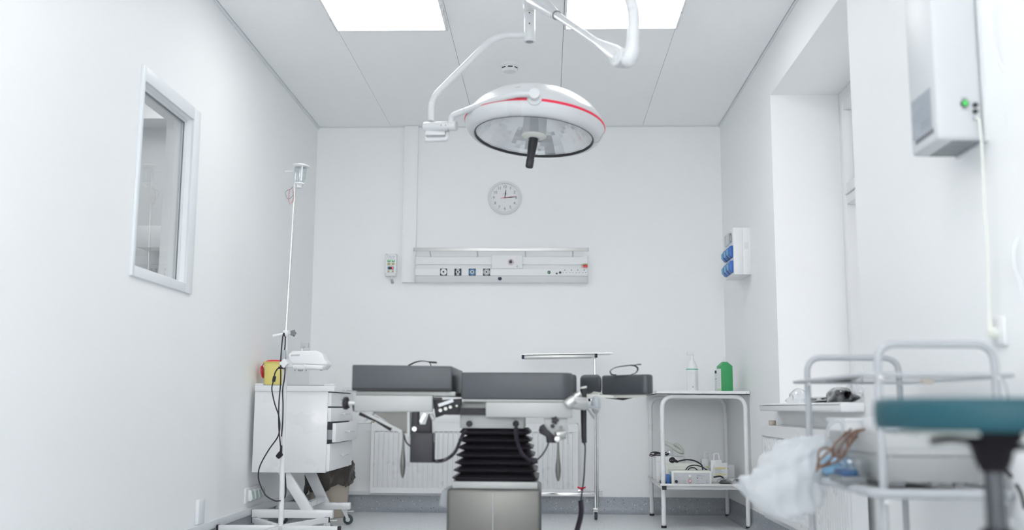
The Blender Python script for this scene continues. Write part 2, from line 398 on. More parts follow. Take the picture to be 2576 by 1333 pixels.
for yy in (2.25, -.2, -2.65):  # unseen panel pairs, added for more light in the room
    for xx, sd in ((-.821, 'left'), (.385, 'right')):
        copy_tree(L1, (xx, yy, ZC-.034), 'added ceiling light panel beyond the top edge, %s row, %s pair' % (sd, {2.25: 'second', -.2: 'third', -2.65: 'fourth'}[yy]))
# copies of the lamp added to brighten the neighbouring room
copy_tree(L1, (-2.6, 6.2, 2.96), 'added ceiling light panel in the next room close to its end wall')
copy_tree(L1, (-2.6, 4.4, 2.96), 'added ceiling light panel in the next room close to the observation window')
copy_tree(L1, (-3.5, 5.2, 2.96), 'added ceiling light panel in the next room away from the observation window')
# smoke detector
d = thing('smoke_detector', 'small round white smoke detector on the ceiling above the lamp', 'smoke detector', (-.2204, 5.6229, ZC))
Tm = Matrix.Translation((-.2204, 5.6229, ZC)) @ Matrix.Scale(-1, 4, (0, 0, 1))
MB().lathe([(0, 0), (.052, 0), (.052, .018), (.047, .022), (.047, .040), (.038, .050), (0, .052)], 40, 0, Tm).build('housing', 'white', d)
for a in (-1.45, -2.35, -.6, .6, 2):
    MB().box(-.014, .014, .0455, .0482, .029, .035, 0, Matrix.Translation((-.2204, 5.6229, ZC)) @ Matrix.Rotation(a-PI/2, 4, 'Z') @ Matrix.Scale(-1, 4, (0, 0, 1))).build('vent_slot', 'dark', d)

# ============================================================ SURGICAL LAMP
lc = aY(1343, 344, 4.25)
sl = thing('surgical_light', 'large white domed surgical lamp with red ring on a jointed ceiling arm', 'surgical lamp', lc)
AX = Matrix.Translation(lc) @ Matrix.Rotation(math.radians(4.2), 4, 'Y') @ Matrix.Rotation(math.radians(-4.0), 4, 'X')
R0 = .308
dome = [(.258, .0), (.266, -.006), (.282, -.002), (.296, .012), (.305, .032), (R0, .048)]
MB().lathe(dome+[(R0, .052), (.300, .05), (.262, .02), (.258, .0)], 72, 0, AX).build('rim', 'lampenamel', sl, ang=60)
top = [(R0-.001, .056), (.303, .070), (.288, .096), (.258, .130), (.212, .163), (.15, .190), (.08, .206), (.0, .212)]
MB().lathe(top, 72, 0, AX).build('dome', 'lampenamel', sl, ang=60)
MB().lathe([(R0+.001, .047), (R0+.003, .052), (R0+.001, .058), (R0-.01, .058), (R0-.01, .047), (R0+.001, .047)], 72, 0, AX).build('trim_ring', 'pinkred', sl)
MB().lathe([(.256, .004), (.2585, -.0045), (.262, -.007), (.2635, -.003), (.256, .004)], 72, 0, AX).build('gasket', 'dark', sl)
# faceted reflector bowl
vs = []; fs = []; n = 64; rows = 14; rd = random.Random(3)
for i in range(rows+1):
    t = i/rows; r = .256*(1-t)+.075*t; z = .004+.125*(1-(1-t)**1.9)
    for j in range(n): a = 2*PI*j/n; vs.append((r*math.cos(a), r*math.sin(a), z+rd.uniform(-.0012, .0012)))
for i in range(rows):
    for j in range(n): fs.append((i*n+j, i*n+(j+1) % n, (i+1)*n+(j+1) % n, (i+1)*n+j))
MB().add(vs, fs, 0, AX).build('reflector', 'mirror', sl, ang=.01)
MB().lathe([(.253, .003), (0, .003), (0, .005), (.253, .005)], 48, 0, AX).build('cover_glass', 'lampglass', sl)
MB().lathe([(.052, .006), (.052, .125), (0, .125)], 36, 0, AX).lathe([(.018, .006), (.018, .125)], 24, 1, AX).build('lamp_tube', ['lightgrey', 'midgrey'], sl)
c = MB().lathe([(0, -.006), (.036, -.006), (.040, -.004), (.050, -.002), (.055, .002), (.055, .006), (.050, .010), (0, .010)], 40, 0, AX)
c.lathe([(.024, -.008), (.026, -.010), (.028, -.008)], 30, 1, AX)
c.build('hub_plate', ['cream', 'lightgrey'], sl)
AXh = AX @ Matrix.Rotation(math.radians(4), 4, 'Y')
MB().lathe([(0, -.008), (.0200, -.008), (.0205, -.03), (.0165, -.10), (.0165, -.104), (.0178, -.108), (.0172, -.138), (.0150, -.142), (.0135, -.139), (0, -.139)], 28, 0, AXh).build('handle', 'dark', sl)
# pivot at the near side of the dome, yoke, joint
pv = AX @ V((0, -R0-.004, .062))
c = MB().cyl(pv+V((0, .03, 0)), pv+V((0, -.038, .004)), .0235, .023, 28); c.build('pivot', 'lampenamel', sl, bevel=.003)
MB().cyl(pv+V((0, .032, -.004)), pv+V((0, -.006, -.004)), .0315, .031, 28).build('pivot_collar', 'lightgrey', sl, bevel=.002)
j0 = aY(1107, 319, 4.20)
c = MB(); c.cyl(aY(1067, 319, 4.20), aY(1128, 317, 4.18), .021, n=28)
c.cyl(aY(1128.6, 317, 4.18), aY(1148, 316.5, 4.17), .0212, n=28)
c.build('joint', 'lampenamel', sl, bevel=.002)
MB().cyl(aY(1127.6, 317, 4.18), aY(1129, 317, 4.18), .0215, n=28).build('joint_seam', 'dark', sl)
for x_ in (1110, 1121): MB().disc(aY(x_, 315, 4.162), .0026, th=.003).build('screw', 'midgrey', sl)
c = MB().box(j0.x-.062, j0.x+.022, 4.19, 4.23, j0.z-.038, j0.z-.014)
c.tube(fillet([aY(1070, 352, 4.21), aY(1125, 350, 4.21), aY(1125, 325, 4.21)], .012), .0115, 14)
c.build('brake_handle', 'lampenamel', sl, bevel=.006)
yk = fillet([aY(1136, 318, 4.18), aY(1135, 292, 4.17), aY(1165, 281, 4.14), aY(1248, 248, 3.99), pv+V((-.05, -.022, .008)), pv+V((0, -.02, .004))], [.03, .05, .3, .12], 8)
MB().tube(yk, .0135, 16).build('yoke', 'lampenamel', sl, ang=60)
sp = aY(1332, 105, 4.25); spt = V((sp.x, sp.y, 2.50))
MB().tube(fillet([aY(1330, 88, 4.25), aY(1246, 88, 4.25), aY(1085, 248, 4.21), aY(1084, 305, 4.20)], [.09, .12], 10), .0135, 16).build('bracket_tube', 'lampenamel', sl, ang=60)
MB().cyl(sp, spt, .0255, n=30).cyl(sp+V((0, 0, .0015)), sp-V((0, 0, .001)), .019, n=24, m=1).build('spigot', ['lampenamel', 'midgrey'], sl, bevel=.001)
for z_ in (.075, .125): MB().disc(sp+V((0, -.0255, z_)), .0032, th=.002).build('screw', 'dark', sl)
MB().cyl(sp+V((0, 0, .135)), sp+V((0, 0, .137)), .0262, n=30).build('seam_ring', 'beige', sl)
# spring arm down to the elbow
E0 = aY(1345, -2, 4.16); E3 = aY(1560, 146, 3.42)
dv = (E3-E0)
pA = E0; pB = aY(1400, 38, 3.98); pC = aY(1500, 106, 3.62); pD = E3
c = MB().tube([pA-(pB-pA)*.25, pA, pA.lerp(pB, .5), pB], [.030, .036, .032, .019], 28); c.build('arm_cover', 'lampenamel', sl, ang=60)
MB().cyl(pB, pB+(pC-pB)*.012, .0200, n=28).build('seam_ring', 'midgrey', sl)
MB().cyl(pB, pC, .0158, .0140, 24).build('spring_arm', 'lampenamel', sl)
c = MB().tube([pC, pC.lerp(pD, .12), pC.lerp(pD, .75), pD+(pD-pC)*.05], [.0150, .0165, .0320, .0340], 28); c.build('arm_cover', 'lampenamel', sl, ang=60)
el = aY(1584, 146, 3.38)
c = MB().cyl(E3+V((-.020, -.018, 0)), E3+V((.022, .012, 0)), .0345, n=32); c.build('elbow', 'lampenamel', sl, bevel=.006, seg=3)
MB().disc(E3+V((-.0202, -.0182, 0)), .012, axis=(-.020, -.018, 0), th=.0008).build('elbow_cap', 'lightgrey', sl)
MB().tube([aY(1572, 166, 3.38), aY(1577, 158, 3.38), aY(1584, 146, 3.38), aY(1590, 128, 3.38), aY(1592, 108, 3.38)], [.014, .024, .0275, .0265, .0225], 24).build('elbow', 'lampenamel', sl, ang=60)
ut = spline([aY(1592, 108, 3.38), aY(1594, 60, 3.38), aY(1591, 20, 3.4), aY(1572, -30, 3.45), aY(1520, -95, 3.55)], 8)
MB().tube(ut, .0215, 24).build('upper_arm', 'lampenamel', sl, ang=60)
MB().cyl(ut[0]-V((0, 0, .001)), ut[0]+V((0, 0, .001)), .0228, n=24).build('seam_ring', 'lightgrey', sl)
e = ut[-1]; mt = V((-.08, 3.75, 0))
MB().tube(fillet([e, V((mt.x, mt.y, e.z+.02)), V((mt.x, mt.y, ZC-.05))], .03), .0215, 24).build('ceiling_tube', 'lampenamel', sl, ang=60)
MB().cyl((mt.x, mt.y, ZC-.06), (mt.x, mt.y, ZC-.001), .11, .13, 40).build('ceiling_rose', 'lampenamel', sl, bevel=.004)
MB().tube([spt-V((0, 0, .03)), spt, spt+V((0, 0, .03))], [.028, .032, .024], 28).build('spigot_head', 'lampenamel', sl, bevel=.004)

# ============================================================ CLOCK
cc = V((-.2994, 6.95, 2.187))
t = thing('wall_clock', 'round white wall clock with grey numerals above the medical gas panel', 'clock', cc)
TC = Matrix.Translation(cc) @ Matrix.Rotation(PI/2, 4, 'X')
MB().lathe([(.121, 0), (.122, .012), (.118, .022), (.108, .026), (.103, .030), (.103, .016), (.103, .012)], 72, 0, TC).build('case', 'white', t, ang=60)
MB().lathe([(.104, .002), (.104, .014), (0, .014)], 60, 0, TC).build('dial', 'white', t)
for i in range(12):
    c = MB(); a = PI/2-2*PI*(i or 12)/12; n = i or 12
    c.text(str(n), .0275, facing(cc+V((.0785*math.cos(a), -.0150, .0785*math.sin(a)))), 0, .0004)
    q = cc+V((.0945*math.cos(a), -.0145, .0945*math.sin(a))); c.box(q.x-.0011, q.x+.0011, q.y-.0005, q.y+.0005, q.z-.002, q.z+.002)
    c.build('numeral', 'clockink', t)
c = MB().box(cc.x-.018, cc.x+.018, cc.y-.0148, cc.y-.0143, cc.z+.0285, cc.z+.0298).box(cc.x-.006, cc.x+.006, cc.y-.0148, cc.y-.0143, cc.z-.031, cc.z-.0302)
c.build('dial_print', 'clockink', t)
def hand(ang, L, w, back, y):
    T = Matrix.Translation(cc+V((0, y, 0))) @ Matrix.Rotation(ang, 4, 'Y')
    return [(-w*.35, -back), (w*.35, -back), (w*.8, L*.5), (w*.1, L), (-w*.1, L), (-w*.8, L*.5)], T
p, T = hand(math.radians(7), .062, .0048, .006, -.0175); MB().prism(p, 0, .001, 0, T).build('hour_hand', 'dark', t)
p, T = hand(math.radians(86.5), .078, .0040, .008, -.0195); MB().prism(p, 0, .001, 0, T).build('minute_hand', 'dark', t)
p, T = hand(math.radians(82), .09, .0008, 0, -.021); c = MB().prism(p, 0, .0006, 0, T)
p, T = hand(math.radians(262), .034, .0018, 0, -.021); c.prism(p, 0, .0006, 0, T).disc(cc+V((0, -.021, 0)), .0042, th=.002); c.build('second_hand', 'red', t)

# ============================================================ MEDICAL GAS PANEL
px0, px1, pz0, pz1 = -.9235, .285, 1.575, 1.757
t = thing('bed_head_panel', 'long white medical gas and socket panel with steel rail on back wall', 'medical panel', ((px0+px1)/2, 6.95, pz0))
prof = [(6.95, pz1), (6.882, pz1-.002), (6.877, pz1-.006), (6.877, 1.700), (6.888, 1.697), (6.872, 1.667), (6.870, 1.666), (6.870, 1.621), (6.880, 1.618), (6.893, 1.590), (6.905, 1.577), (6.95, pz0)]
n = len(prof)
c = MB().add([(px0+.004, a, b) for a, b in prof]+[(px1-.003, a, b) for a, b in prof], [tuple(range(n)), tuple(range(2*n-1, n-1, -1))]+[(i, i+n, (i+1) % n+n, (i+1) % n) for i in range(n)])
c.build('body', 'white', t, ang=20)
MB().box(px0, px0+.004, 6.866, 6.95, pz0-.002, pz1+.003).build('end_cap', 'lightgrey', t, bevel=.001)
MB().box(px1-.003, px1, 6.868, 6.95, pz0-.002, pz1+.001).build('end_cap', 'lightgrey', t, bevel=.001)
# center module
ma, mb_ = -.383, -.172
MB().box(ma, mb_, 6.862, 6.90, 1.669, pz1+.004).build('centre_module', 'white', t, bevel=.0015)
MB().box(ma-.0035, ma, 6.862, 6.90, 1.668, pz1+.006).box(mb_, mb_+.0035, 6.862, 6.90, 1.668, pz1+.006).build('module_edge', 'lightgrey', t)
q = aY(1285, 659, 6.862)
MB().disc(q, .0235, th=.006, n=36).build('socket_collar', mat('pink_collar', rgb(228, 200, 205), .4), t, bevel=.001)
MB().ring(q+V((0, -.008, 0)), .0155, .0042).build('socket_ring', 'chrome', t)
MB().disc(q+V((0, -.006, 0)), .010, th=.002).build('socket_hole', 'dark', t)
q = aY(1301, 670, 6.862); MB().disc(q, .0055, th=.002).disc(q+V((0, -.002, 0)), .0025, th=.001, m=1).build('indicator', ['ink', 'white'], t)
for i, (x, cm) in enumerate(((1116, 'white'), (1152, 'white'), (1188, 'skyblue'), (1224, 'lightgrey'))):
    q = aY(x, 684.3+.1*i, 6.870); s_ = .0245
    o = MB().box(q.x-s_, q.x+s_, 6.866, 6.872, q.z-s_, q.z+s_).build('gas_outlet', 'navy', t, bevel=.001)
    lab(o, 'dark square gas outlet')
    if i == 1:
        c = MB()
        for a0 in (60, 240):
            pts = [(q.x+.0195*math.cos(math.radians(a0+6*k)), 6.863, q.z+.0195*math.sin(math.radians(a0+6*k))) for k in range(11)]
            c.tube(pts, .0038, 6)
        c.disc(q+V((0, -.004, 0)), .014, th=.005, n=30)
        c.build('outlet_dial', cm, o)
    else:
        MB().disc(q+V((0, -.004, 0)), .0225, th=.004, n=36, r2=.021).build('outlet_dial', cm, o)
        if i >= 2: MB().ring(q+V((0, -.0085, 0)), .0165, .0018).build('outlet_ring', 'blue' if i == 2 else 'ink', o)
    MB().disc(q+V((0, -.008, 0)), .0125, th=.004, n=28, r2=.011).ring(q+V((0, -.012, 0)), .011, .0016).build('outlet_nozzle', 'cream', o)
    MB().disc(q+V((0, -.0115, 0)), .0065, th=.0012).build('outlet_hole', 'dark', o)
q = aY(1257.5, 701, 6.885)
c = MB().disc(q+V((0, -.001, 0)), .0135, axis=(0, -1, .35), th=.004, n=28); c.build('knob', 'navy', t, bevel=.001)
q = aY(1381, 685, 6.870); MB().disc(q, .0115, th=.006).build('jack', 'btngreen', t); MB().disc(q+V((0, -.006, 0)), .0082, th=.002).build('jack_hole', 'dark', t); MB().disc(q+V((0, -.008, 0)), .0035, th=.003).build('jack_pin', 'white', t)
q = aY(1400.5, 688, 6.870); MB().box(q.x-.006, q.x+.006, 6.867, 6.872, q.z-.005, q.z+.005).build('data_port', 'navy', t)
q = aY(1409, 685.5, 6.870); MB().disc(q, .0085, th=.003).build('earth_stud', 'navy', t)
for i in range(4):
    q = aY(1421+16.3*i, 686, 6.870)
    o = MB().box(q.x-.0215, q.x+.0215, 6.868, 6.872, q.z-.0215, q.z+.0215).ring(q+V((0, -.002, 0)), .0185, .0012).build('socket', 'white', t, bevel=.0005)
    c = MB()
    for dx, dz in ((-.0095, 0), (.0095, 0)): c.disc(q+V((dx, -.002, dz)), .0026, th=.001, n=12)
    c.box(q.x-.0025, q.x+.0025, 6.866, 6.869, q.z+.015, q.z+.0215).build('socket_hole', 'dark', o)
q = aY(1470, 667, 6.87)
c = MB().box(q.x-.007, q.x+.0235, 6.869, 6.883, q.z+.003, q.z+.0125, 0).box(q.x-.007, q.x+.0235, 6.866, 6.884, q.z-.0125, q.z-.001, 1)
c.box(q.x-.022, q.x-.010, 6.8685, 6.884, q.z+.002, q.z+.0125, 2)
c.prism([(q.x-.021, q.z+.003), (q.x-.012, q.z+.003), (q.x-.0165, q.z+.011)], 6.866, 6.868, 0).ring((q.x-.016, 6.867, q.z-.006), .005, .0007, m=1)
c.box(q.x-.022, q.x-.010, 6.8675, 6.884, q.z-.0125, q.z-.001, 2)
c.build('warning_sticker', ['olive', 'red', 'white'], t)
# rail above
c = MB().box(-.929, .2865, 6.842, 6.850, 1.789, 1.812); c.build('rail', 'steel', t, bevel=.001)
MB().box(-.931, -.927, 6.841, 6.852, 1.788, 1.813).box(.2855, .2895, 6.841, 6.852, 1.788, 1.813).build('rail_cap', 'grey', t)
for i, x in enumerate((1081, 1201, 1321, 1441)):
    a = aY(x, 631, 6.855); b = aY(x+(3 if i == 0 else 1.2 if i < 3 else 0), 643, 6.885)
    MB().bar(a, V((b.x, b.y, 1.752)), .0062, .006, up=(0, 1, 0)).build('bracket', 'grey', t)

# ============================================================ CONTROL BOX on back wall
a, b = aY(969, 638, 6.905), aY(997, 694, 6.905)
t = thing('control_box', 'small white control box with green buttons and red digit display', 'control box', ((a.x+b.x)/2, 6.95, b.z))
c = MB().box(a.x, b.x, 6.9, 6.95, b.z, a.z); c.build('body', 'white', t, bevel=.005, seg=3)
def cb(px, py): q = aY(960+px*.075, 620+py*.075, 6.900); return q
for p in ((165, 232), (485, 232), (140, 925), (460, 930)):
    q = cb(*p); q.y = 6.9; MB().disc((max(min(q.x, b.x-.006), a.x+.006), 6.9, max(min(q.z, a.z-.006), b.z+.006)), .0034, th=.001).build('screw', 'grey', t)
def btn(p, w_, h_, m_, name='button'):
    q = cb(*p); return MB().box(q.x-w_, q.x+w_, 6.898, 6.9005, q.z-h_, q.z+h_).build(name, m_, t)
for p in ((247, 485), (388, 485)):
    o = btn(p, .0098, .0078, 'btngreen'); lab(o, 'green lit button'); q = cb(p[0]+2, p[1]-12); MB().disc((q.x, 6.898, q.z), .0028, th=.0008).build('led', 'ledgreen', o)
for p in ((242, 587), (386, 587)): lab(btn(p, .0098, .0078, 'olive'), 'khaki button')
for p in ((232, 832), (375, 832)): lab(btn(p, .0068, .0062, 'olive'), 'small khaki button')
o = btn((307, 726), .0232, .0095, 'skyblue', 'display'); q = cb(307, 726); MB().box(q.x-.0175, q.x+.0175, 6.8972, 6.8982, q.z-.0095, q.z+.0095).build('screen', 'dark', o)
q = cb(366, 724); MB().text('8', .019, facing((q.x, 6.8970, q.z)), 0, .0003).build('digit', 'ledred', o)
c = MB(); q = cb(190, 295); c.ring((q.x, 6.8995, q.z), .0035, .0005, m=1); q = cb(240, 298); c.box(q.x-.0035, q.x+.004, 6.8992, 6.9, q.z-.0006, q.z+.0006, 1)
for py, x0, x1 in ((342, 235, 460), (385, 185, 215), (392, 275, 340), (392, 385, 420), (660, 200, 415), (885, 170, 430)):
    p, q = cb(x0, py), cb(x1, py); c.box(p.x, q.x, 6.8992, 6.9, p.z-.0008, p.z+.0008, 0)
c.build('print', ['ink', 'skyblue'], t)
q = cb(325, 1010); x = q.x
MB().cyl((x, 6.92, b.z-.001), (x, 6.92, b.z-.021), .0085, .0075, 20).build('cable_gland', 'white', t, bevel=.001)
MB().tube([(x, 6.92, b.z-.02), (x+.001, 6.922, b.z-.032), (x+.003, 6.935, b.z-.041), (x+.003, 6.949, b.z-.042)], [.0078, .0095, .0095, .0085], 18).build('conduit', 'grey', t)

# ============================================================ ELECTRICAL BOX on the right wall (faces left)
t = thing('socket_box', 'white wall box with six blue socket covers beside the window', 'electrical box', (XR, 6.2, 1.514))
bx = 1.13; y0, y1, z0, z1 = 6.0, 6.30, 1.5145, 1.80
MB().box(bx, bx+.055, y0, y1, z0, z1).build('body', 'white', t, bevel=.002); MB().box(bx+.0555, XR, y0+.0015, y1-.0015, z0, z1).build('back_box', 'white', t, bevel=.002)
for r in range(2):
    for k in range(3):
        yy = y0+.05+k*.088; zz = 1.658-.092*r
        o = MB().prism([(bx, zz-.038), (bx-.014, zz-.034), (bx-.026, zz-.018), (bx-.028, zz+.015), (bx-.016, zz+.034), (bx, zz+.038)], yy-.032, yy+.032).build('socket_cover', 'blue', t, bevel=.004)
        MB().prism([(bx-.026, zz-.022), (bx-.031, zz-.015), (bx-.0325, zz+.013), (bx-.028, zz+.018)], yy-.026, yy+.026).build('cover_lid', 'skyblue', o, bevel=.002)
for k in range(2): MB().box(bx-.008, bx, y0+.06+.09*k, y0+.10+.09*k, z0+.018, z0+.034).build('tag', 'olive', t)
o = MB().box(bx-.014, bx, y0+.045, y0+.22, 1.715, 1.785).build('breaker_window', 'clear', t, bevel=.004)
MB().box(bx-.009, bx-.001, y0+.055, y0+.085, 1.722, 1.776).build('breaker', 'midgrey', t)
MB().box(XR-.040, XR-.016, y0-.0006, y0+.001, 1.672, 1.712).build('engraved_label', 'lightgrey', t)

# ============================================================ AIR STERILISER (right, high)
t = thing('air_steriliser', 'tall white wall-mounted air steriliser with green button and lower grille', 'air steriliser', (XR, 2.86, 1.40))
z0, z1 = 1.46, 2.15; y0, y1 = 2.75, 2.955; x0 = 1.095
c = MB().box(x0, XR-.012, y0, y1, z0-.0, z1); c.build('body', mat('steriliser_enamel', (.60, .62, .63, 1), .4), t, bevel=.012, seg=3)
MB().box(XR-.012, XR, y0-.003, y1, z0-.004, z1).build('back_plate', 'lightgrey', t)
c = MB()
for i in range(6):
    for j in range(4):
        x = x0+.045+.0145*i; yy = y0+.012+.046*j; c.box(x, x+.0105, yy, yy+.040, z0-.0008, z0+.001)
c.build('vent_grille', 'midgrey', t)
c = MB(); c.box(x0-.0006, x0+.001, y0+.035, y0+.185, z0+.045, z0+.165, 0)
textlines(c, y0+.045, y0+.175, x0-.0006, z0+.155, z0+.09, 7, 1, ax='X'); c.box(x0-.0012, x0-.0004, y0+.05, y0+.12, z0+.058, z0+.085, 1)
for k in range(7): c.box(x0-.0012, x0-.0004, y0+.03+.02*k, y0+.042+.02*k, z0+.028, z0+.042, 2)
c.build('rating_label', ['labelgrey', 'ink', 'inkd'], t)
q = aY(2426, 261, y0)
MB().disc((q.x, y0, q.z), .0115, th=.005).build('button_bezel', 'dark', t, bevel=.001); MB().disc((q.x, y0-.005, q.z), .0078, th=.003).build('power_button', mat('bright_green', rgb(80, 180, 92), .35, emit=(.1, .8, .2, 1), es=.15), t)
c = MB(); textlines(c, q.x-.008, q.x+.008, y0, q.z+.019, q.z+.013, 1, 0); textlines(c, q.x-.009, q.x+.009, y0, q.z-.013, q.z-.018, 1, 0)
for yy in (265, 281): 
    q = aY(2452, yy, y0); MB().disc((q.x, y0, q.z), .0068, th=.007).build('fuse_holder', 'dark', t, bevel=.001); textlines(c, q.x+.009, q.x+.016, y0, q.z+.004, q.z-.001, 1, 0)
c.build('print', 'inkd', t)
q = aY(2453, 297, y0); MB().disc((q.x, y0, q.z), .007, th=.006).build('cable_gland', 'grey', t, bevel=.001)
pts = [(q.x, y0-.005, q.z), aY(2464, 305, y0-.03), aY(2470, 370, y0-.03), aY(2476, 500, y0-.02), aY(2484, 640, y0-.01), aY(2489, 790, y0), aY(2489, 808, y0)]
MB().tube(spline(pts), .0035, 8).build('power_cable', 'cream', t)
p = aY(2489, 800, y0); 
c = MB().tube([p+V((0, 0, .004)), p-V((0, 0, .022)), p-V((-.004, 0, .036))], [.0055, .0075, .012], 16); c.tube([p+V((-.004, -.002, -.036)), p+V((.026, .0, -.046))], [.017, .014], 20)
c.build('plug', 'cream', t)
# wall outlet for that plug
q = p+V((.0, 0, -.036)); o = MB().box(XR-.012, XR, q.y-.04, q.y+.04, q.z-.04, q.z+.04).build('wall_socket', 'white', bevel=.006, seg=3); tag(o, 'single white wall socket under the air steriliser', 'socket')
# loose cable on the right wall
pts = [(2478, -20), (2487, 40), (2492, 90), (2510, 145), (2527, 185), (2533, 240), (2534, 310), (2546, 370), (2551, 430), (2572, 500), (2578, 560), (2552, 620), (2552, 670), (2567, 715), (2577, 780), (2590, 850)]
o = MB().tube(spline([aY(x, y, 2.62 if y > 400 else 2.64) for x, y in pts]), .0036, 8).build('hanging_cable', 'trim'); tag(o, 'thin white wavy cable hanging down the wall at far right', 'cable')

# ============================================================ LEFT WALL SOCKETS
t = thing('quadruple_socket', 'white four-gang wall socket low on the left wall beside the cabinet', 'socket', (XL, 5.69, .18))
MB().box(XL, XL+.010, 5.53, 5.85, .178, .262).build('plate', 'white', t, bevel=.003)
for k in range(4):
    yy = 5.575+.072*k
    o = MB().prism([(XL+.01, .19), (XL+.026, .188), (XL+.034, .20), (XL+.026, .245), (XL+.01, .252)], yy, yy+.055).build('socket_cover', 'white', t, bevel=.002)
    MB().box(XL+.0335, XL+.0355, yy+.008, yy+.047, .196, .24, T=Matrix.Translation((XL+.034, yy, .2)) @ Matrix.Rotation(-.2, 4, 'Y') @ Matrix.Translation((-(XL+.034), -yy, -.2))).build('cover_insert', mat('pale_green', rgb(176, 198, 188), .4) if k == 0 else bpy.data.materials['pale_green'], o)
o = MB().box(XL, XL+.018, 4.765, 4.85, .153, .268).build('duct_cover', 'trim', bevel=.003); tag(o, 'small white cable duct cover standing on the left wall skirting', 'duct cover')

# ============================================================ BACK RADIATOR
def radiator(name, label, T, L, H, D=.055, pitch=.0333):
    """local : x along length, y depth (front at 0), z up"""
    t = thing(name, label, 'radiator', T.translation)
    c = MB(); W0 = .022
    c.box(0, L, .012, D, 0, H, 0, T)
    n = int((L-.05)/pitch); st = (L-.05)/n
    c.box(0, L, .002, .013, H-.055, H, 0, T).box(0, L, .002, .013, 0, .035, 0, T).box(0, .02, .002, .013, .035, H-.055, 0, T).box(L-.02, L, .002, .013, .035, H-.055, 0, T)
    for i in range(n):
        x = .025+st*i; w_ = st*.66
        c.prism([(x, .0), (x+w_, .0), (x+w_+.004, 1), (x-.004, 1)], 0, 1, 0, T @ Matrix(((1, 0, 0, 0), (0, 0, .010, .002), (0, 1, 0, 0), (0, 0, 0, 1))) @ Matrix.Scale(1, 4)) if False else None
        x2 = x+w_
        vs = [(x-.003, .013, .02), (x, .002, .045), (x, .002, H-.07), (x-.003, .013, H-.056), (x2+.003, .013, .02), (x2, .002, .045), (x2, .002, H-.07), (x2+.003, .013, H-.056)]
        c.add(vs, [(0, 1, 2, 3), (7, 6, 5, 4), (1, 5, 6, 2), (0, 4, 5, 1), (3, 2, 6, 7)], 0, T)
    c.build('panel', 'wpaint', t)
    c = MB()
    for i in range(n):
        x = .025+st*i+st*.1; c.box(x, x+st*.5, .0015, .0022, H-.0575, H-.0555, 0, T)
    c.build('slot', 'ink', t)
    return t
TR = Matrix.Translation((-1.197, 6.85, .133))
t = radiator('radiator', 'white ribbed panel radiator on the back wall behind the operating table', TR, 1.407, .469)
q = aY(941, 1063, 6.87); c = MB().cyl(q-V((.012, 0, 0)), q+V((.004, 0, 0)), .010, n=16).cyl(q-V((.02, 0, 0)), q-V((.012, 0, 0)), .007, n=16); c.build('vent_valve', 'brass', t)
q = aY(1450, 1068, 6.87); MB().cyl(q, q+V((.012, 0, 0)), .007).cyl(q+V((.006, 0, 0)), q+V((.009, 0, 0)), .011, n=6).build('vent_valve', 'brass', t)
MB().cyl(aY(890, 1064, 6.88), aY(936, 1063, 6.88), .007).build('pipe', 'white', t)
q = aY(1452, 1233, 6.87); c = MB().cyl(q, q+V((.03, 0, 0)), .011).cyl(q+V((.005, 0, 0)), q+V((.015, 0, 0)), .0145, n=6); c.build('valve_body', 'chrome', t)
MB().cyl(q+V((.03, 0, 0)), V((.375, 6.87, q.z)), .010).build('pipe', 'white', t)
q = aY(1463, 1226, 6.85); c = MB().prism([(q.x-.028, q.z+.007), (q.x-.006, q.z+.001), (q.x+.006, q.z+.001), (q.x+.028, q.z+.007), (q.x+.027, q.z-.005), (q.x+.006, q.z-.009), (q.x-.006, q.z-.009), (q.x-.027, q.z-.005)], q.y-.004, q.y+.004).cyl(q, q-V((0, 0, .02)), .006, m=0)
c.build('valve_handle', 'red', t, bevel=.001)
# right radiator (faces left): x local -> world Y reversed
TR2 = Matrix(((0, 1, 0, 1.13), (-1, 0, 0, 5.37), (0, 0, 1, .172), (0, 0, 0, 1)))
t = radiator('radiator', 'white ribbed panel radiator under the window sill on the right wall', TR2, 1.50, .455, .075)
MB().cyl((1.175, 5.30, .627), (1.175, 5.30, .652), .019, n=20).build('thermostat_cap', 'beige', t, bevel=.003)

# ============================================================ DRAWER CABINET
t = thing('drawer_cabinet', 'white drawer cabinet on castered frame, one drawer ajar, by left wall', 'cabinet', (-1.43, 5.88, 0))
x0, x1, y0, y1 = -1.652, -1.207, 5.57, 6.215; z0, z1 = .346, .822
q = aY(633, 1188, y0); x0 = max(q.x, XL+.006); z0 = q.z; q2 = aY(835, 985, y0); x1 = q2.x; zt = aY(640, 967, y0).z; zb = q2.z
MB().box(x0, x1-.022, y0, y0+.018, z0, zb).box(x0, x1-.022, y1-.018, y1, z0, zb).box(x0, x0+.018, y0+.018, y1-.018, z0, zb).box(x0+.018, x1-.03, y0+.018, y1-.018, z0, z0+.018).build('body', 'wpaint', t, bevel=.002)
MB().box(x1-.034, x1-.029, y0+.018, y1-.018, z0+.018, zb).build('inner_back', 'midgrey', t)
o = MB().box(x0-.0, x1+.016, y0-.008, y1+.008, zb, zt-.004).build('worktop', 'white', t, bevel=.003)
MB().box(x0+.05, x1-.02, y0-.004, y1, zt-.004, zt-.001).build('top_mat', 'midgrey', o)
MB().box(x1-.045, x1+.012, y0-.006, y0+.04, zt-.004, zt+.006).box(x0, x0+.045, y0-.006, y0+.04, zt-.004, zt+.006).build('corner_block', 'white', o, bevel=.002)
H = zb-z0; zz = [zb-.002, zb-.002-H*.19, zb-.002-2*H*.19, zb-.002-H*.68+.02, z0+.004]
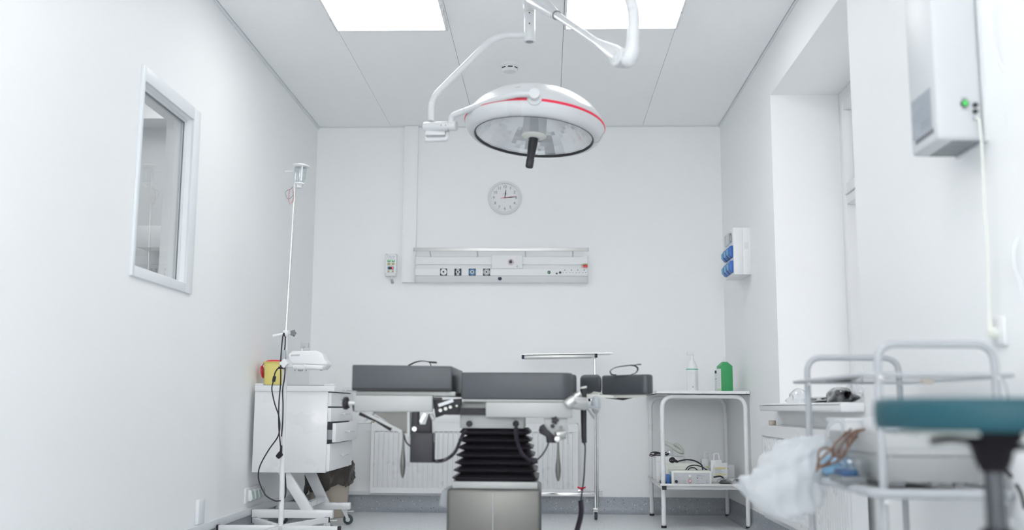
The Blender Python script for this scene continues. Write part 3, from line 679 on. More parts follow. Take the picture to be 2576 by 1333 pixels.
for i in range(4):
    off = .030 if i == 2 else 0
    o = MB().box(x1-.022+off, x1-.002+off, y0+.004, y1-.004, zz[i+1]+.005, zz[i]-.003).build('drawer', 'white', t, bevel=.002)
    if off: MB().box(x1-.12, x1-.022+off, y0+.03, y0+.045, zz[i+1]+.02, zz[i]-.04).build('drawer_box', 'grey', o)
    hy = (y0+y1)/2; hz = (zz[i]+zz[i+1])/2+.005; hx = x1-.002+off
    c = MB().cyl((hx+.026, hy-.075, hz), (hx+.026, hy+.075, hz), .006, n=14).cyl((hx, hy-.05, hz), (hx+.026, hy-.05, hz), .004).cyl((hx, hy+.05, hz), (hx+.026, hy+.05, hz), .004)
    c.build('handle', 'lightgrey', o)
hz = (zt+zb)/2-.006; c = MB().cyl((x1+.038, 5.76, hz), (x1+.038, 6.0, hz), .006, n=14).cyl((x1+.014, 5.80, hz), (x1+.038, 5.80, hz), .004).cyl((x1+.014, 5.96, hz), (x1+.038, 5.96, hz), .004)
c.build('handle', 'lightgrey', t)
# H-frame : two long beams, diagonals
def sidef(Y, xa, xb, zb0, zb1, d0, d1):
    c = MB().box(xa, xb, Y-.02, Y+.02, zb0, zb1)
    c.prism([(d0-.035, z0-.001), (d0+.035, z0-.001), (d1+.035, zb1-.003), (d1-.03, zb1-.003)], Y-.018, Y+.018)
    return c.build('frame_side', 'wpaint', t, bevel=.003)
za = aY(700, 1281, 5.62).z; zb_ = aY(700, 1302, 5.62).z
Yf, Yr = 5.62, 6.18
sidef(Yf, aY(636, 1290, Yf).x, aY(838, 1290, Yf).x, aY(700, 1302, Yf).z, aY(700, 1281, Yf).z, aY(716, 1190, Yf).x, aY(773, 1281, Yf).x)
sidef(Yr, aY(695, 1270, Yr).x, aY(882, 1270, Yr).x, aY(790, 1280, Yr).z, aY(790, 1263, Yr).z, aY(772, 1190, Yr).x, aY(815, 1263, Yr).x)
MB().bar((x0+.27, Yf+.02, .155), (x0+.27, Yr-.02, .155), .03, .03).build('cross_bar', 'wpaint', t)
def caster(p, par, r=.030, tyre='rubberteal', ang=0, brake=True, name='caster'):
    p = V(p); T = Matrix.Translation(p) @ Matrix.Rotation(ang, 4, 'Z')
    o = MB().box(-.018, .018, -.016, .016, -.008, 0, 0, T).build(name, 'lightgrey', par, bevel=.002)
    zc = -p.z+r
    c = MB()
    for s_ in (-1, 1): c.prism([(-.014, -.006), (.014, -.006), (.030, zc+.004), (.018, zc-.006)], s_*.013-.0015, s_*.013+.0015, 0, T)
    if brake: c.box(.0, .055, -.012, .012, -.014, -.009, 0, T)
    c.build('fork', 'lightgrey', o)
    a = T @ V((.022, -.010, zc)); b = T @ V((.022, .010, zc))
    MB().cyl(a, b, r, n=28).build('wheel', tyre, o, bevel=.004); 
    a = T @ V((.022, -.0115, zc)); b = T @ V((.022, .0115, zc)); MB().cyl(a, b, r*.45, n=20).build('wheel_hub', 'lightgrey', o)
    return o
zc1 = aY(700, 1302, Yf).z
caster((aY(832, 1290, Yf).x-.02, Yf+.0, zc1), t); caster((aY(645, 1290, Yf).x+.01, Yf, zc1), t)
zc2 = aY(790, 1280, Yr).z
caster((aY(876, 1270, Yr).x-.02, Yr, zc2), t); caster((aY(700, 1270, Yr).x+.01, Yr, zc2), t)
# ---- sharps container
Yc = 5.64; a = aY(652, 968, Yc); b = aY(706, 905, Yc); zt0 = zt-.001
t = thing('sharps_container', 'yellow plastic sharps container with red lid on the cabinet', 'sharps container', (-1.52, Yc+.06, zt0))
xa, xb = aY(659, 966, Yc).x, aY(712, 966, Yc).x; zt1 = aY(660, 909, Yc).z
cx = (xa+xb)/2; hw = (xb-xa)/2
Tb = Matrix.Translation((cx, Yc+.06, zt0))
c = MB(); lv = [(hw*.94, .0), (hw, zt1-zt0-.004), (hw+.006, zt1-zt0-.004), (hw+.006, zt1-zt0)]
vs = []; 
for r, z in lv:
    for j in range(32):
        a_ = 2*PI*j/32; ca, sa = math.cos(a_), math.sin(a_); k = (abs(ca)**5+abs(sa)**5)**(-1/5)
        vs.append((r*ca*k, r*sa*k*.95, z))
fs = [(i*32+j, i*32+(j+1) % 32, (i+1)*32+(j+1) % 32, (i+1)*32+j) for i in range(3) for j in range(32)]+[tuple(range(31, -1, -1)), tuple(96+j for j in range(32))]
c.add(vs, fs, 0, Tb).build('tub', 'yellow', t)
c = MB().lathe([(0, 0), (hw*.98, 0), (hw*.98, .004), (hw*.8, .010), (0, .011)], 32, 0, Matrix.Translation((cx, Yc+.06, zt1))); c.build('lid', 'red', t)
q = aY(655, 935, Yc+.03); c = MB().lathe([(0, -.003), (.030, -.003), (.032, 0), (.030, .004), (0, .004)], 30, 0, Matrix.Translation((xa-.014, Yc+.05, q.z)) @ Matrix.Rotation(PI/2-.15, 4, 'Y') @ Matrix.Scale(1.15, 4, (1, 0, 0)))
c.tube(spline([(xa+.004, Yc+.03, zt1-.004), (xa-.012, Yc+.04, zt1-.02), (xa-.014, Yc+.05, q.z+.02)]), .0022, 8).build('closure_flap', 'red', t)

# ---- waste bin
t = thing('waste_bin', 'beige round waste bin lined with a brown plastic bag behind cabinet', 'waste bin', (-1.425, 6.62, 0))
bc = V((-1.425, 6.62, 0)); 
MB().lathe([(0, .002), (.112, .002), (.116, .01), (.138, .27), (.144, .275), (.144, .282), (.136, .282), (.112, .02), (0, .02)], 40, 0, Matrix.Translation(bc)).build('bin_body', 'beige', t, ang=50)
vs = []; fs = []; n = 64; rd = random.Random(5); pr = [(.11, .25), (.134, .305), (.150, .318), (.158, .30), (.159, .27), (.157, .235), (.161, .205), (.156, .185)]
for i, (r, z) in enumerate(pr):
    for j in range(n):
        a_ = 2*PI*j/n; lift = .040*math.cos(a_-.25)
        rr = r+(.006*math.sin(a_*9+i*1.3)+.004*math.sin(a_*17+i*2.1)+rd.uniform(-.003, .003))*(1 if i > 1 else .5)
        z2 = z+lift*(1 if i > 0 else .3)+(.012*math.sin(a_*5+i)+rd.uniform(-.004, .004))*(1.6 if i > 5 else .5)
        vs.append((rr*math.cos(a_), rr*math.sin(a_), z2))
for i in range(len(pr)-1):
    for j in range(n): fs.append((i*n+j, i*n+(j+1) % n, (i+1)*n+(j+1) % n, (i+1)*n+j))
lab(MB().add(vs, fs, 0, Matrix.Translation(bc)).build('bin_liner', 'bag', t, ang=60), 'crumpled brown plastic bag')

# ============================================================ INFUSION STAND
YS = 5.05
b0 = aY(706, 1325, YS); 
t = thing('infusion_stand', 'white and chrome pole stand on a star base beside the cabinet', 'stand', (b0.x, YS, 0))
top = aY(743, 462, YS); mid = aY(719, 840, YS)
zb = aY(706, 1318, YS).z
MB().tube([V((b0.x, YS, zb-.03)), V((b0.x, YS, .25)), mid], [.0125, .0125, .0115], 18).build('lower_column', 'wpaint', t)
MB().cyl(mid, top+V((0, 0, .06)), .0075, n=16).build('upper_pole', 'chrome', t)
ends = [aY(546, 1330, YS-.02), aY(852, 1326, YS-.03), aY(640, 1303, 5.38), aY(822, 1305, 5.42), V((b0.x-.03, YS-.30, zb-.05))]
for i, e_ in enumerate(ends):
    z_ = zb-.018
    e2 = V((max(e_.x, XL+.03), e_.y, z_-.0))
    if i == 4: e2.z = z_
    o = MB().bar((b0.x, YS, z_), e2, .026, .026).build('base_leg', 'wpaint', t, bevel=.002)
    d_ = (e2-V((b0.x, YS, z_))).normalized(); MB().bar(e2-d_*.002, e2+d_*.008, .028, .028).build('end_plug', 'rubber', o)
    MB().cyl(e2-V((0, 0, .012))-d_*.02, V((e2.x, e2.y, .055))-d_*.02, .006).build('caster_stem', 'lightgrey', o)
    c = MB().cyl(V((e2.x-.012, e2.y, .028))-d_*.02, V((e2.x+.012, e2.y, .028))-d_*.02, .028, n=24); c.build('wheel', 'rubber', o, bevel=.004)
# clamp + side hook rod + star knob
MB().cyl(mid-V((0, 0, .012)), mid+V((0, 0, .018)), .0165, n=20).build('pole_clamp', 'wpaint', t, bevel=.002)
MB().tube([aY(716, 840, YS), aY(686, 846, YS-.02)], [.008, .0085], 16).build('side_rod', 'white', t)
def starknob(p, ax, r, m_, par, name='star_knob', lobes=5):
    q = V(ax).to_track_quat('Z', 'Y').to_matrix().to_4x4(); T = Matrix.Translation(V(p)) @ q; vs = []; n = 40
    for z, k in ((0, .9), (r*.12, 1), (r*.5, 1), (r*.62, .85)):
        for j in range(n):
            a_ = 2*PI*j/n; rr = r*k*(.86+.14*math.cos(lobes*a_)); vs.append((rr*math.cos(a_), rr*math.sin(a_), z))
    fs = [(i*n+j, i*n+(j+1) % n, (i+1)*n+(j+1) % n, (i+1)*n+j) for i in range(3) for j in range(n)]+[tuple(range(n-1, -1, -1)), tuple(3*n+j for j in range(n))]
    return MB().add(vs, fs, 0, T).build(name, m_, par)
q = aY(736, 838, YS); MB().cyl(mid, q, .005).build('clamp_screw', 'chrome', t)
starknob(q, (.8, -.6, .05), .0185, 'midgrey', t)
# clear jar at the top (own thing)
jc = aY(753, 462, YS); jt = aY(755, 412, YS)
t2 = thing('drip_chamber_jar', 'clear plastic jar with wide rim on top of the pole stand', 'jar', (jc.x, YS, jc.z-.02))
s_ = (jt.z-jc.z)/.10
Tj = Matrix.Translation((jc.x, YS, jc.z)) @ Matrix.Rotation(.05, 4, 'Y')
MB().lathe([(0, -.001), (.018, 0), (.024, .004), (.030, .03), (.0315, .06), (.0318, .1), (.0305, .1), (.029, .03), (.022, .006), (0, .004)], 32, 0, Tj).build('jar_body', 'clear', t2)
MB().lathe([(.030, .086), (.044, .092), (.045, .096), (.043, .098), (.030, .094), (.030, .086)], 36, 0, Tj).build('rim', 'white', t2)
MB().lathe([(.0, .104), (.025, .104), (.029, .098), (.030, .094)], 30, 0, Tj).lathe([(.006, .1055), (.018, .1055)], 20, 1, Tj).build('lid', ['lightgrey', 'dark'], t2)
MB().lathe([(.024, .004), (.026, .0), (.022, -.006)], 30, 0, Tj).lathe([(.018, -.004), (.014, -.014), (.015, -.022), (.010, -.024), (0, -.024)], 24, 0, Tj).build('neck', 'white', t2)
MB().box(-.003, .003, -.032, -.028, .01, .09, 0, Tj @ Matrix.Translation((.016, 0, 0))).build('scale_strip', 'trim', t2)
q = aY(730, 431, YS); c = MB()
pts = [(q.x-.025*math.cos(a_) +.0, YS+.02*math.sin(a_)-.0, q.z+.004*math.sin(a_)) for a_ in [2*PI*k/24-.0 for k in range(24)]]
c.tube(pts, .0022, 6, closed=True).build('holder_ring', 'white', t)
c = MB(); wx = aY(738, 468, YS-.012)
for (ex, ey, m_) in ((724, 500, 0), (728, 512, 1), (729, 515, 2)):
    a_ = aY(ex, ey, YS-.01); 
    c.tube(spline([wx, wx+V((-.012, 0, -.014)), aY(ex-3+(m_ > 0)*3, 480, YS-.01), aY(ex-6+(m_ > 0)*4, ey-14, YS-.01), a_, aY(735, ey-6, YS-.01), aY(738, ey-16, YS-.012), aY(737, 482, YS-.012), wx+V((-.003, 0, -.005))]), .0009, 5, m_)
o = c.build('electrode_leads', ['navy', 'red', 'ink']); tag(o, 'thin loops of coloured leads hanging below the clear jar', 'cable')
# ---- monitor clamped to the pole
Yp = 5.07
t = thing('infusion_pump', 'white rounded pump device clamped to the side of the pole stand', 'medical device', aY(780, 930, Yp))
def outl(pts, Y): return [((q := aY(x, y, Y)).x, q.z) for x, y in pts]
MB().prism(outl([(731, 893), (742, 884), (770, 884), (800, 883), (818, 893), (822, 908), (829, 911), (829, 920), (770, 917), (742, 917), (733, 905)], Yp), Yp-.055, Yp+.06).build('upper_housing', 'white', t, bevel=.008, seg=3)
MB().prism(outl([(741, 916), (829, 919), (819, 930), (770, 930), (742, 928)], Yp), Yp-.05, Yp+.055).build('lower_housing', 'white', t, bevel=.007, seg=3)
MB().prism(outl([(768, 917), (822, 921), (816, 931), (775, 928)], Yp), Yp-.064, Yp-.05).build('front_pod', 'white', t, bevel=.006, seg=3)
c = MB()
for k in range(10): q = aY(733+2.2*k, 894-.1*k, Yp-.056); c.box(q.x-.0015, q.x+.0015, q.y, q.y+.003, q.z-.004, q.z+.004)
c.build('vent', 'grey', t)
c = MB()
for xx in (742, 751, 761, 770): q = aY(xx, 932.5, Yp); c.cyl(q+V((0, 0, .006)), q-V((0, 0, .002)), .0022, n=10)
c.build('foot', 'midgrey', t)
q = aY(756, 934, Yp); MB().cyl(q+V((0, 0, .008)), q, .006).build('foot', 'grey', t); q = aY(808, 932, Yp); MB().cyl(q+V((0, 0, .008)), q, .006).build('foot', 'grey', t)
MB().prism(outl([(757, 862), (777, 862), (777, 874), (770, 874), (767, 871), (765, 876), (757, 876)], Yp), Yp-.01, Yp+.006).build('holder_plate', 'grey', t, bevel=.001)
MB().cyl(aY(760, 886, Yp), aY(760, 875, Yp), .004).build('holder_stem', 'white', t)
q = aY(716, 914, YS); c = MB().box(q.x-.012, q.x+.052, YS-.022, YS+.02, q.z-.02, q.z+.022); c.build('clamp', 'white', t, bevel=.005, seg=3)
starknob(aY(716, 914, YS-.03), (-.15, -1, 0), .023, 'white', t, 'clamp_knob', 4)
# adapter + cable bundle
q = aY(714, 893, YS-.03); o = MB().box(q.x-.011, q.x+.009, YS-.035, YS-.012, q.z-.026, q.z+.026).build('power_adapter', 'grey', bevel=.004); tag(o, 'small grey adapter strapped to the white pole', 'adapter')
def P(x, y, Y=YS-.03): return aY(x, y, Y)
cm = MB().tube(spline([P(716, 846), P(714, 838), P(711, 850), P(708, 880), P(706, 910), P(706, 960), P(702, 1010), P(701, 1060), P(703, 1095), P(707, 1135)]), .0034, 8)
cm.tube(spline([P(718, 846), P(717, 870), P(714, 900), P(717, 930), P(715, 955), P(711, 980), P(712, 1020), P(711, 1060), P(708, 1098)]), .0032, 8)
cm.tube(spline([P(708, 925), P(699, 927), P(692, 938), P(690, 948)]), .0036, 8)
cm.tube(spline([P(687, 960), P(684, 980), P(691, 1015), P(701, 1045), P(704, 1075), P(698, 1100), P(677, 1130), P(657, 1165), P(650, 1190), P(653, 1215), P(668, 1245), P(688, 1258), P(700, 1260), P(714, 1255, YS+.03), P(719, 1235, YS+.03), P(717, 1190, YS+.02)]), .0034, 8)
t = lab(cm.build('power_cord', 'cable', t), 'long black power cord looped over the rod')
MB().cyl(P(691, 946), P(688, 960), .0085, n=14).build('ferrite', 'rubber', t, bevel=.002)
MB().box(P(701, 924).x, P(718, 924).x, YS-.036, YS-.024, P(700, 928).z, P(700, 922).z).build('cable_tie', 'rubber', t)
c = MB().tube([P(708, 1120), P(706, 1140)], [.0045, .007], 14); c.tube([P(707, 1140, YS-.035), P(698, 1150, YS-.03)], [.014, .0125], 20); c.build('plug', 'rubber', t, bevel=.002)
c = MB(); c.cyl(P(699, 1149), P(692, 1153), .002).build('plug_pin', 'chrome', t)

# ============================================================ SHELF TABLE (right back)
ty0, ty1, tx0, tx1 = 6.17, 6.86, .704, 1.208
zt = aY(1700, 985, 6.15).z; zl = aY(1750, 1219, 6.15).z
t = thing('shelf_table', 'white tubular steel table with a lower shelf in the back right corner', 'table', ((tx0+tx1)/2, 6.5, 0))
for Y in (ty0, ty1):
    MB().tube(fillet([(tx0, Y, .022), (tx0, Y, zt-.028), (tx1, Y, zt-.028), (tx1, Y, .022)], .075, 8), .0135, 16).build('tube_frame', 'wpaint', t, ang=60)
    for x in (tx0, tx1): MB().cyl((x, Y, .001), (x, Y, .014), .016, n=18).cyl((x, Y, .014), (x, Y, .024), .012, n=18, m=1).build('foot', ['rubber', 'lightgrey'], t)
c = MB().box(tx0-.035, XR-.004, ty0-.03, YB-.01, zt-.016, zt-.012)
c.box(tx0-.035, XR-.004, ty0-.03, ty0-.027, zt-.016, zt+.006).box(tx0-.035, tx0-.032, ty0-.027, YB-.01, zt-.016, zt+.006).box(XR-.007, XR-.004, ty0-.027, YB-.01, zt-.016, zt+.006).box(tx0-.032, XR-.007, YB-.013, YB-.01, zt-.016, zt+.006)
c.build('top_tray', 'white', t)
for x_ in (tx0-.012, tx1+.005): MB().disc((x_, ty0-.030, zt-.006), .004, th=.002).build('bolt', 'chrome', t)
MB().box(tx0+.013, tx1-.013, ty0-.012, ty0+.012, zl-.03, zl-.006).box(tx0+.013, tx1-.013, ty1-.012, ty1+.012, zl-.03, zl-.006).box(tx0-.012, tx0+.012, ty0-.05, ty1-.013, zl-.029, zl-.007).box(tx1-.012, tx1+.012, ty0+.013, ty1-.013, zl-.029, zl-.007).build('shelf_rail', 'wpaint', t, bevel=.002)
MB().box(tx0-.013, tx0+.013, ty0-.055, ty0-.048, zl-.030, zl-.008).build('end_plug', 'rubber', t)
MB().box(tx0-.024, tx1+.013, ty0-.052, ty0-.049, zl-.006, zl+.007).box(tx0-.024, tx1+.013, ty0-.049, ty1, zl-.006, zl-.003).box(tx0-.024, tx0-.021, ty0-.049, ty1, zl-.003, zl+.007).build('shelf_tray', 'steel', t)
for x in (tx0, tx1): MB().disc((x, ty0-.0135, zl-.018), .007, th=.003).build('bolt', 'lightgrey', t)
# spray bottle, canister, small carton
Yb = 6.32; zt_ = zt-.012
q = aY(1742, 980, Yb); t = thing('spray_bottle', 'white spray bottle with green striped label on the table', 'bottle', (q.x, Yb, zt_))
hh = aY(1742, 927, Yb).z-zt_; r = .036
Tb = Matrix.Translation((q.x, Yb, zt_))
MB().lathe([(0, 0), (r-.003, 0), (r, .004), (r, hh), (r-.004, hh+.012), (.020, hh+.045), (.013, hh+.052), (.013, hh+.06), (0, hh+.06)], 36, 0, Tb).build('bottle_body', 'white', t)
c = MB().lathe([(r+.0006, hh-.002), (r+.0006, hh-.008)], 36, 0, Tb).lathe([(r+.0006, .012), (r+.0006, .018)], 36, 0, Tb); c.build('label_stripe', 'tealgreen', t)
c = MB()
rd = random.Random(9)
for i in range(15):
    z = .03+(hh-.05)*i/15
    for a0, a1 in ((-2.35, -1.45), (-1.25, -.6)):
        a_ = a0
        while a_ < a1-(rd.random()*.4 if a1 < -1.3 else 0):
            b_ = min(a1, a_+rd.uniform(.08, .3)); 
            c.add([((r+.001)*math.cos(u), (r+.001)*math.sin(u), v_) for u, v_ in ((a_, z), (b_, z), (b_, z+.0022), (a_, z+.0022))], [(0, 1, 2, 3)], 0, Tb); a_ = b_+.05
for k in range(5): a_ = -1.75+.06*k; c.add([((r+.0012)*math.cos(u), (r+.0012)*math.sin(u), v_) for u, v_ in ((a_, .038), (a_+.03, .038), (a_+.03, .05), (a_, .05))], [(0, 1, 2, 3)], 1, Tb)
c.build('label_print', ['lightgrey', 'ink'], t)
MB().cyl((q.x, Yb, zt_+hh+.055), (q.x, Yb, zt_+hh+.085), .014, .010).box(q.x-.03, q.x+.012, Yb-.008, Yb+.008, zt_+hh+.085, zt_+hh+.105).box(q.x-.036, q.x-.03, Yb-.005, Yb+.005, zt_+hh+.090, zt_+hh+.100).build('spray_head', 'white', t, bevel=.003)
q = aY(1824, 980, Yb); t = thing('canister', 'square green plastic canister with white label on the table', 'canister', (q.x, Yb, zt_))
hw = .0385; hb = aY(1824, 920, Yb).z-zt_; ht = aY(1824, 912, Yb).z-zt_
T = Matrix.Translation((q.x, Yb, zt_)) @ Matrix.Rotation(math.radians(12), 4, 'Z')
c = MB(); lv = [(hw, hw, 0), (hw, hw, hb*.985), (hw-.002, hw-.002, hb), (.015, .015, ht+.004)]
vs = [(a_*x, b_*y, z) for a_, b_, z in lv for x, y in ((-1, -1), (1, -1), (1, 1), (-1, 1))]
fs = [(i*4+j, i*4+(j+1) % 4, (i+1)*4+(j+1) % 4, (i+1)*4+j) for i in range(3) for j in range(4)]+[(3, 2, 1, 0), (12, 13, 14, 15)]
c.add(vs, fs, 0, T).build('canister_body', 'green', t, bevel=.004, seg=2)
c = MB().box(-hw-.0008, -hw+.001, -hw+.004, hw-.004, .006, hb-.02, 0, T).box(-hw-.0012, -hw-.0006, -hw+.006, hw-.006, .008, .035, 1, T); c.build('label', ['white', mat('pale_lime', rgb(196, 216, 180), .5)], t)
c = MB()
for k in range(9): z = .05+.012*k; c.box(-hw-.0014, -hw-.0006, -.028, .005+rd.uniform(0, .02), z, z+.004, 0, T)
c.build('label_print', 'lightgrey', t)
MB().cyl(T @ V((0, 0, ht+.002)), T @ V((0, 0, ht+.014)), .014, n=24).cyl(T @ V((0, 0, ht+.012)), T @ V((0, 0, ht+.034)), .006, .003, 16).build('cap', 'white', t)
q = aY(1806, 980, 6.46); t = thing('white_bottle', 'white bottle with black logo mark half hidden behind the green canister', 'bottle', (q.x, 6.46, zt_))
hz = aY(1806, 929, 6.46).z
MB().box(q.x-.018, q.x+.04, 6.44, 6.48, zt_, hz).build('bottle_body', 'white', t, bevel=.006, seg=3)
p = aY(1802, 936, 6.44); MB().prism([(p.x-.010, p.z-.008), (p.x-.010, p.z+.009), (p.x+.008, p.z+.009), (p.x-.001, p.z), (p.x+.008, p.z-.008)], 6.4385, 6.4395).build('logo', 'inkd', t)
c = MB(); textlines(c, p.x-.008, p.x+.01, 6.4398, p.z-.035, p.z-.05, 1, 0); textlines(c, p.x-.008, p.x+.01, 6.4398, p.z-.055, p.z-.1, 5, 1); c.build('label_print', ['ink', 'lightgrey'], t)
# ---- lower shelf contents
zs = zl-.003
def pz(x, y, Y): return aY(x, y, Y)
Yq = 6.30
a, b = pz(1632, 1205, 6.38), pz(1682, 1148, 6.38)
t = thing('white_case', 'white plastic equipment case at the left of the lower shelf', 'case', ((a.x+b.x)/2, 6.46, zs))
MB().box(max(a.x, tx0-.018), b.x+.03, 6.38, 6.60, zs, b.z).build('housing', 'white', t, bevel=.006, seg=3)
c = MB().box(a.x+.028, a.x+.030, 6.3785, 6.382, zs+.01, b.z-.01); c.build('seam', 'lightgrey', t)
textl = MB().text('1м·T', .016, facing((max(a.x, tx0-.018)+.018, 6.3795, b.z-.032)), 0); textl.build('handwriting', mat('pink_ink', rgb(226, 180, 195), .6), t)
a, b = pz(1675, 1205, 6.33), pz(1768, 1166, 6.33)
t = cdv = thing('cream_device', 'cream plastic medical device behind the grey control unit', 'medical device', ((a.x+b.x)/2, 6.36, zs))
MB().prism([(a.x, zs), (b.x, zs), (b.x, b.z-.012), (b.x-.05, b.z+.002), (a.x, b.z+.002)], 6.335, 6.42).build('housing', 'cream', t, bevel=.004)
c = MB(); p = pz(1700, 1173, 6.33); textlines(c, p.x-.008, p.x+.03, 6.3348, p.z+.002, p.z-.018, 3, 0); c.prism([(p.x-.02, p.z-.012), (p.x-.012, p.z-.012), (p.x-.016, p.z-.004)], 6.334, 6.3348, 0)
for xx in (1702, 1725, 1757): p2 = pz(xx, 1180, 6.33); c.box(p2.x, p2.x+.0008, 6.334, 6.3348, zs+.01, b.z-.004, 0) if xx > 1702 else None
c.build('print', 'lightgrey', t)
t = thing('white_case', 'white box with grey corner behind the cream device, under the breathing mask', 'case', (.83, 6.56, zs))
a, b = pz(1682, 1205, 6.50), pz(1724, 1149, 6.50)
MB().box(tx0+.08, b.x, 6.50, 6.62, zs, b.z).build('housing', 'white', t, bevel=.004); MB().box(b.x-.014, b.x+.001, 6.4985, 6.515, b.z-.04, b.z-.004).build('corner', 'lightgrey', t)
# breathing mask / hose lying on it
pts = [pz(1676, 1118, 6.47), pz(1690, 1122, 6.46), pz(1705, 1128, 6.45), pz(1718, 1140, 6.45)]
o = MB().tube(spline([pz(1672, 1113, 6.50), pz(1688, 1121, 6.48), pz(1700, 1130, 6.46), pz(1714, 1138, 6.46)], 6), .013, 18).tube(spline([pz(1690, 1128, 6.50), pz(1698, 1119, 6.50), pz(1706, 1121, 6.49), pz(1716, 1132, 6.48), pz(1717, 1141, 6.47)], 6), .011, 18).build('breathing_hose', mat('silicone', rgb(214, 218, 210), .35, trans=.2), ang=60)
tag(o, 'translucent rubber hose bundle lying on top of the white boxes', 'hose')
o = MB().box(pz(1680, 1140, 6.52).x, pz(1694, 1140, 6.52).x, 6.52, 6.56, b.z, pz(1680, 1132, 6.52).z).build('clear_cup', 'clear', bevel=.004); tag(o, 'small clear plastic block under the rubber hose', 'container')
c = MB(); zc_ = aY(1650, 1148, 6.38).z+.004
for k, (rx, dz) in enumerate(((.055, 0), (.047, .009), (.05, .016))):
    ctr = V((pz(1657, 1142, 6.42).x+.02*(k == 1), 6.44, zc_+dz)); c.tube([ctr+V((rx*math.cos(2*PI*i/28), .035*math.sin(2*PI*i/28), .004*math.sin(6*PI*i/28+k))) for i in range(28)], .0032, 8, closed=True)
o = c.build('coiled_cable', 'cable'); tag(o, 'black cable coiled on top of the left white case', 'cable')
# grey control unit
Yg = 6.145
a, b = pz(1690, 1217, Yg), pz(1790, 1185, Yg)
t = thing('control_unit', 'flat white box with grey front panel and red knob on lower shelf', 'medical device', ((a.x+b.x)/2, Yg+.08, zs))
zlow = zs
MB().box(a.x, b.x, Yg, Yg+.17, zlow, b.z).build('housing', 'cream', t, bevel=.003)
MB().box(a.x+.012, b.x-.012, Yg-.001, Yg+.002, zlow+.008, b.z-.010).build('front_panel', mat('panel_silver', (.52, .54, .56, 1), .4), t)
def gu(px, py): q = aY(1600+px*.18980, 1080+py*.18980, Yg-.001); return V((q.x, Yg-.001, q.z))
MB().disc(gu(713, 617), .0085, th=.006).build('knob', 'cream', t, bevel=.001)
MB().disc(gu(713, 684), .0085, th=.004).build('switch_ring', 'red', t); MB().disc(gu(713, 684)-V((0, .004, 0)), .0055, th=.003).build('switch', 'white', t)
for p in ((646, 686), (942, 684)): MB().ring(gu(*p), .0058, .0006).build('jack', 'ink', t)
MB().disc(gu(533, 690), .0085, th=.012).build('plug', 'rubber', t)
c = MB()
for x0_, x1_, y_ in ((805, 860, 606), (805, 910, 617), (805, 835, 682), (700, 740, 650), (630, 660, 714), (700, 725, 712), (795, 905, 714), (930, 955, 712), (530, 555, 714)):
    p, q = gu(x0_, y_), gu(x1_, y_); c.box(p.x, q.x, p.y-.0006, p.y+.0005, p.z-.0012, p.z+.0012, 0)
for x_, m_ in ((815, 1), (845, 2), (872, 3)): c.disc(gu(x_, 645), .0034, th=.0008, m=m_)
c.build('print', ['ink', 'inkd', 'grey', 'olive'], t)
c = MB()
for k in range(3): c.box(a.x-.0006, a.x+.0006, Yg+.012+.03*k, Yg+.024+.03*k, zlow+.012, b.z-.006)
for k in range(2): c.box(a.x+.003+.012*k, a.x+.010+.012*k, Yg+.01, Yg+.05, b.z-.0004, b.z+.0006)
c.build('vent', 'skyblue', t)
o = MB().box(pz(1676, 1200, 6.2).x, pz(1683.5, 1200, 6.2).x, 6.17, 6.24, zs, pz(1680, 1193, 6.2).z).build('blue_pouch', 'blue', bevel=.003); tag(o, 'small blue pouch squeezed behind the left leg of the table', 'pouch')
Yk = 6.27
cm = MB().tube(spline([pz(1700, 1162, Yk), pz(1715, 1158, Yk), pz(1730, 1156, Yk), pz(1750, 1160, Yk), pz(1765, 1170, Yk), pz(1768, 1183, Yk)]), .0045, 8)
cm.tube(spline([pz(1724, 1183, 6.25), pz(1733, 1173, 6.25), pz(1748, 1170, 6.25), pz(1765, 1174, 6.25), pz(1781, 1184, 6.25)]), .0036, 8)
cm.tube(spline([pz(1730, 1183, 6.24), pz(1736, 1177, 6.24), pz(1747, 1177, 6.24), pz(1755, 1183, 6.24)]), .0036, 8)
t = lab(cm.build('power_cord', 'cable', cdv), 'black power cord with round plug')
MB().disc(pz(1692, 1157, Yk), .019, axis=(-.5, -1, 0), th=.022, n=24, r2=.016).tube([pz(1696, 1158, Yk), pz(1706, 1162, Yk)], [.010, .006], 14).build('plug', 'rubber', t, bevel=.002)
c = MB()
for d_ in (-.006, .006): c.cyl(pz(1690, 1157, Yk)+V((d_, -.02, 0)), pz(1690, 1157, Yk)+V((d_-.004, -.032, 0)), .0024)
c.build('plug_pin', 'chrome', t)
# cables on left of shelf tray
c = MB(); rd = random.Random(2)
for k in range(3): c.tube(spline([(tx0-.015, 6.62-.06*k, zs+.008), (tx0+.01, 6.45-.03*k, zs+.007), (tx0+.0, 6.30-.02*k, zs+.008), (tx0+.03, 6.2, zs+.007), (tx0+.055, 6.16+.01*k, zs+.007)]), .004, 7)
o = c.build('loose_cables', 'cable'); tag(o, 'black cables lying along the left edge of the lower shelf', 'cable')
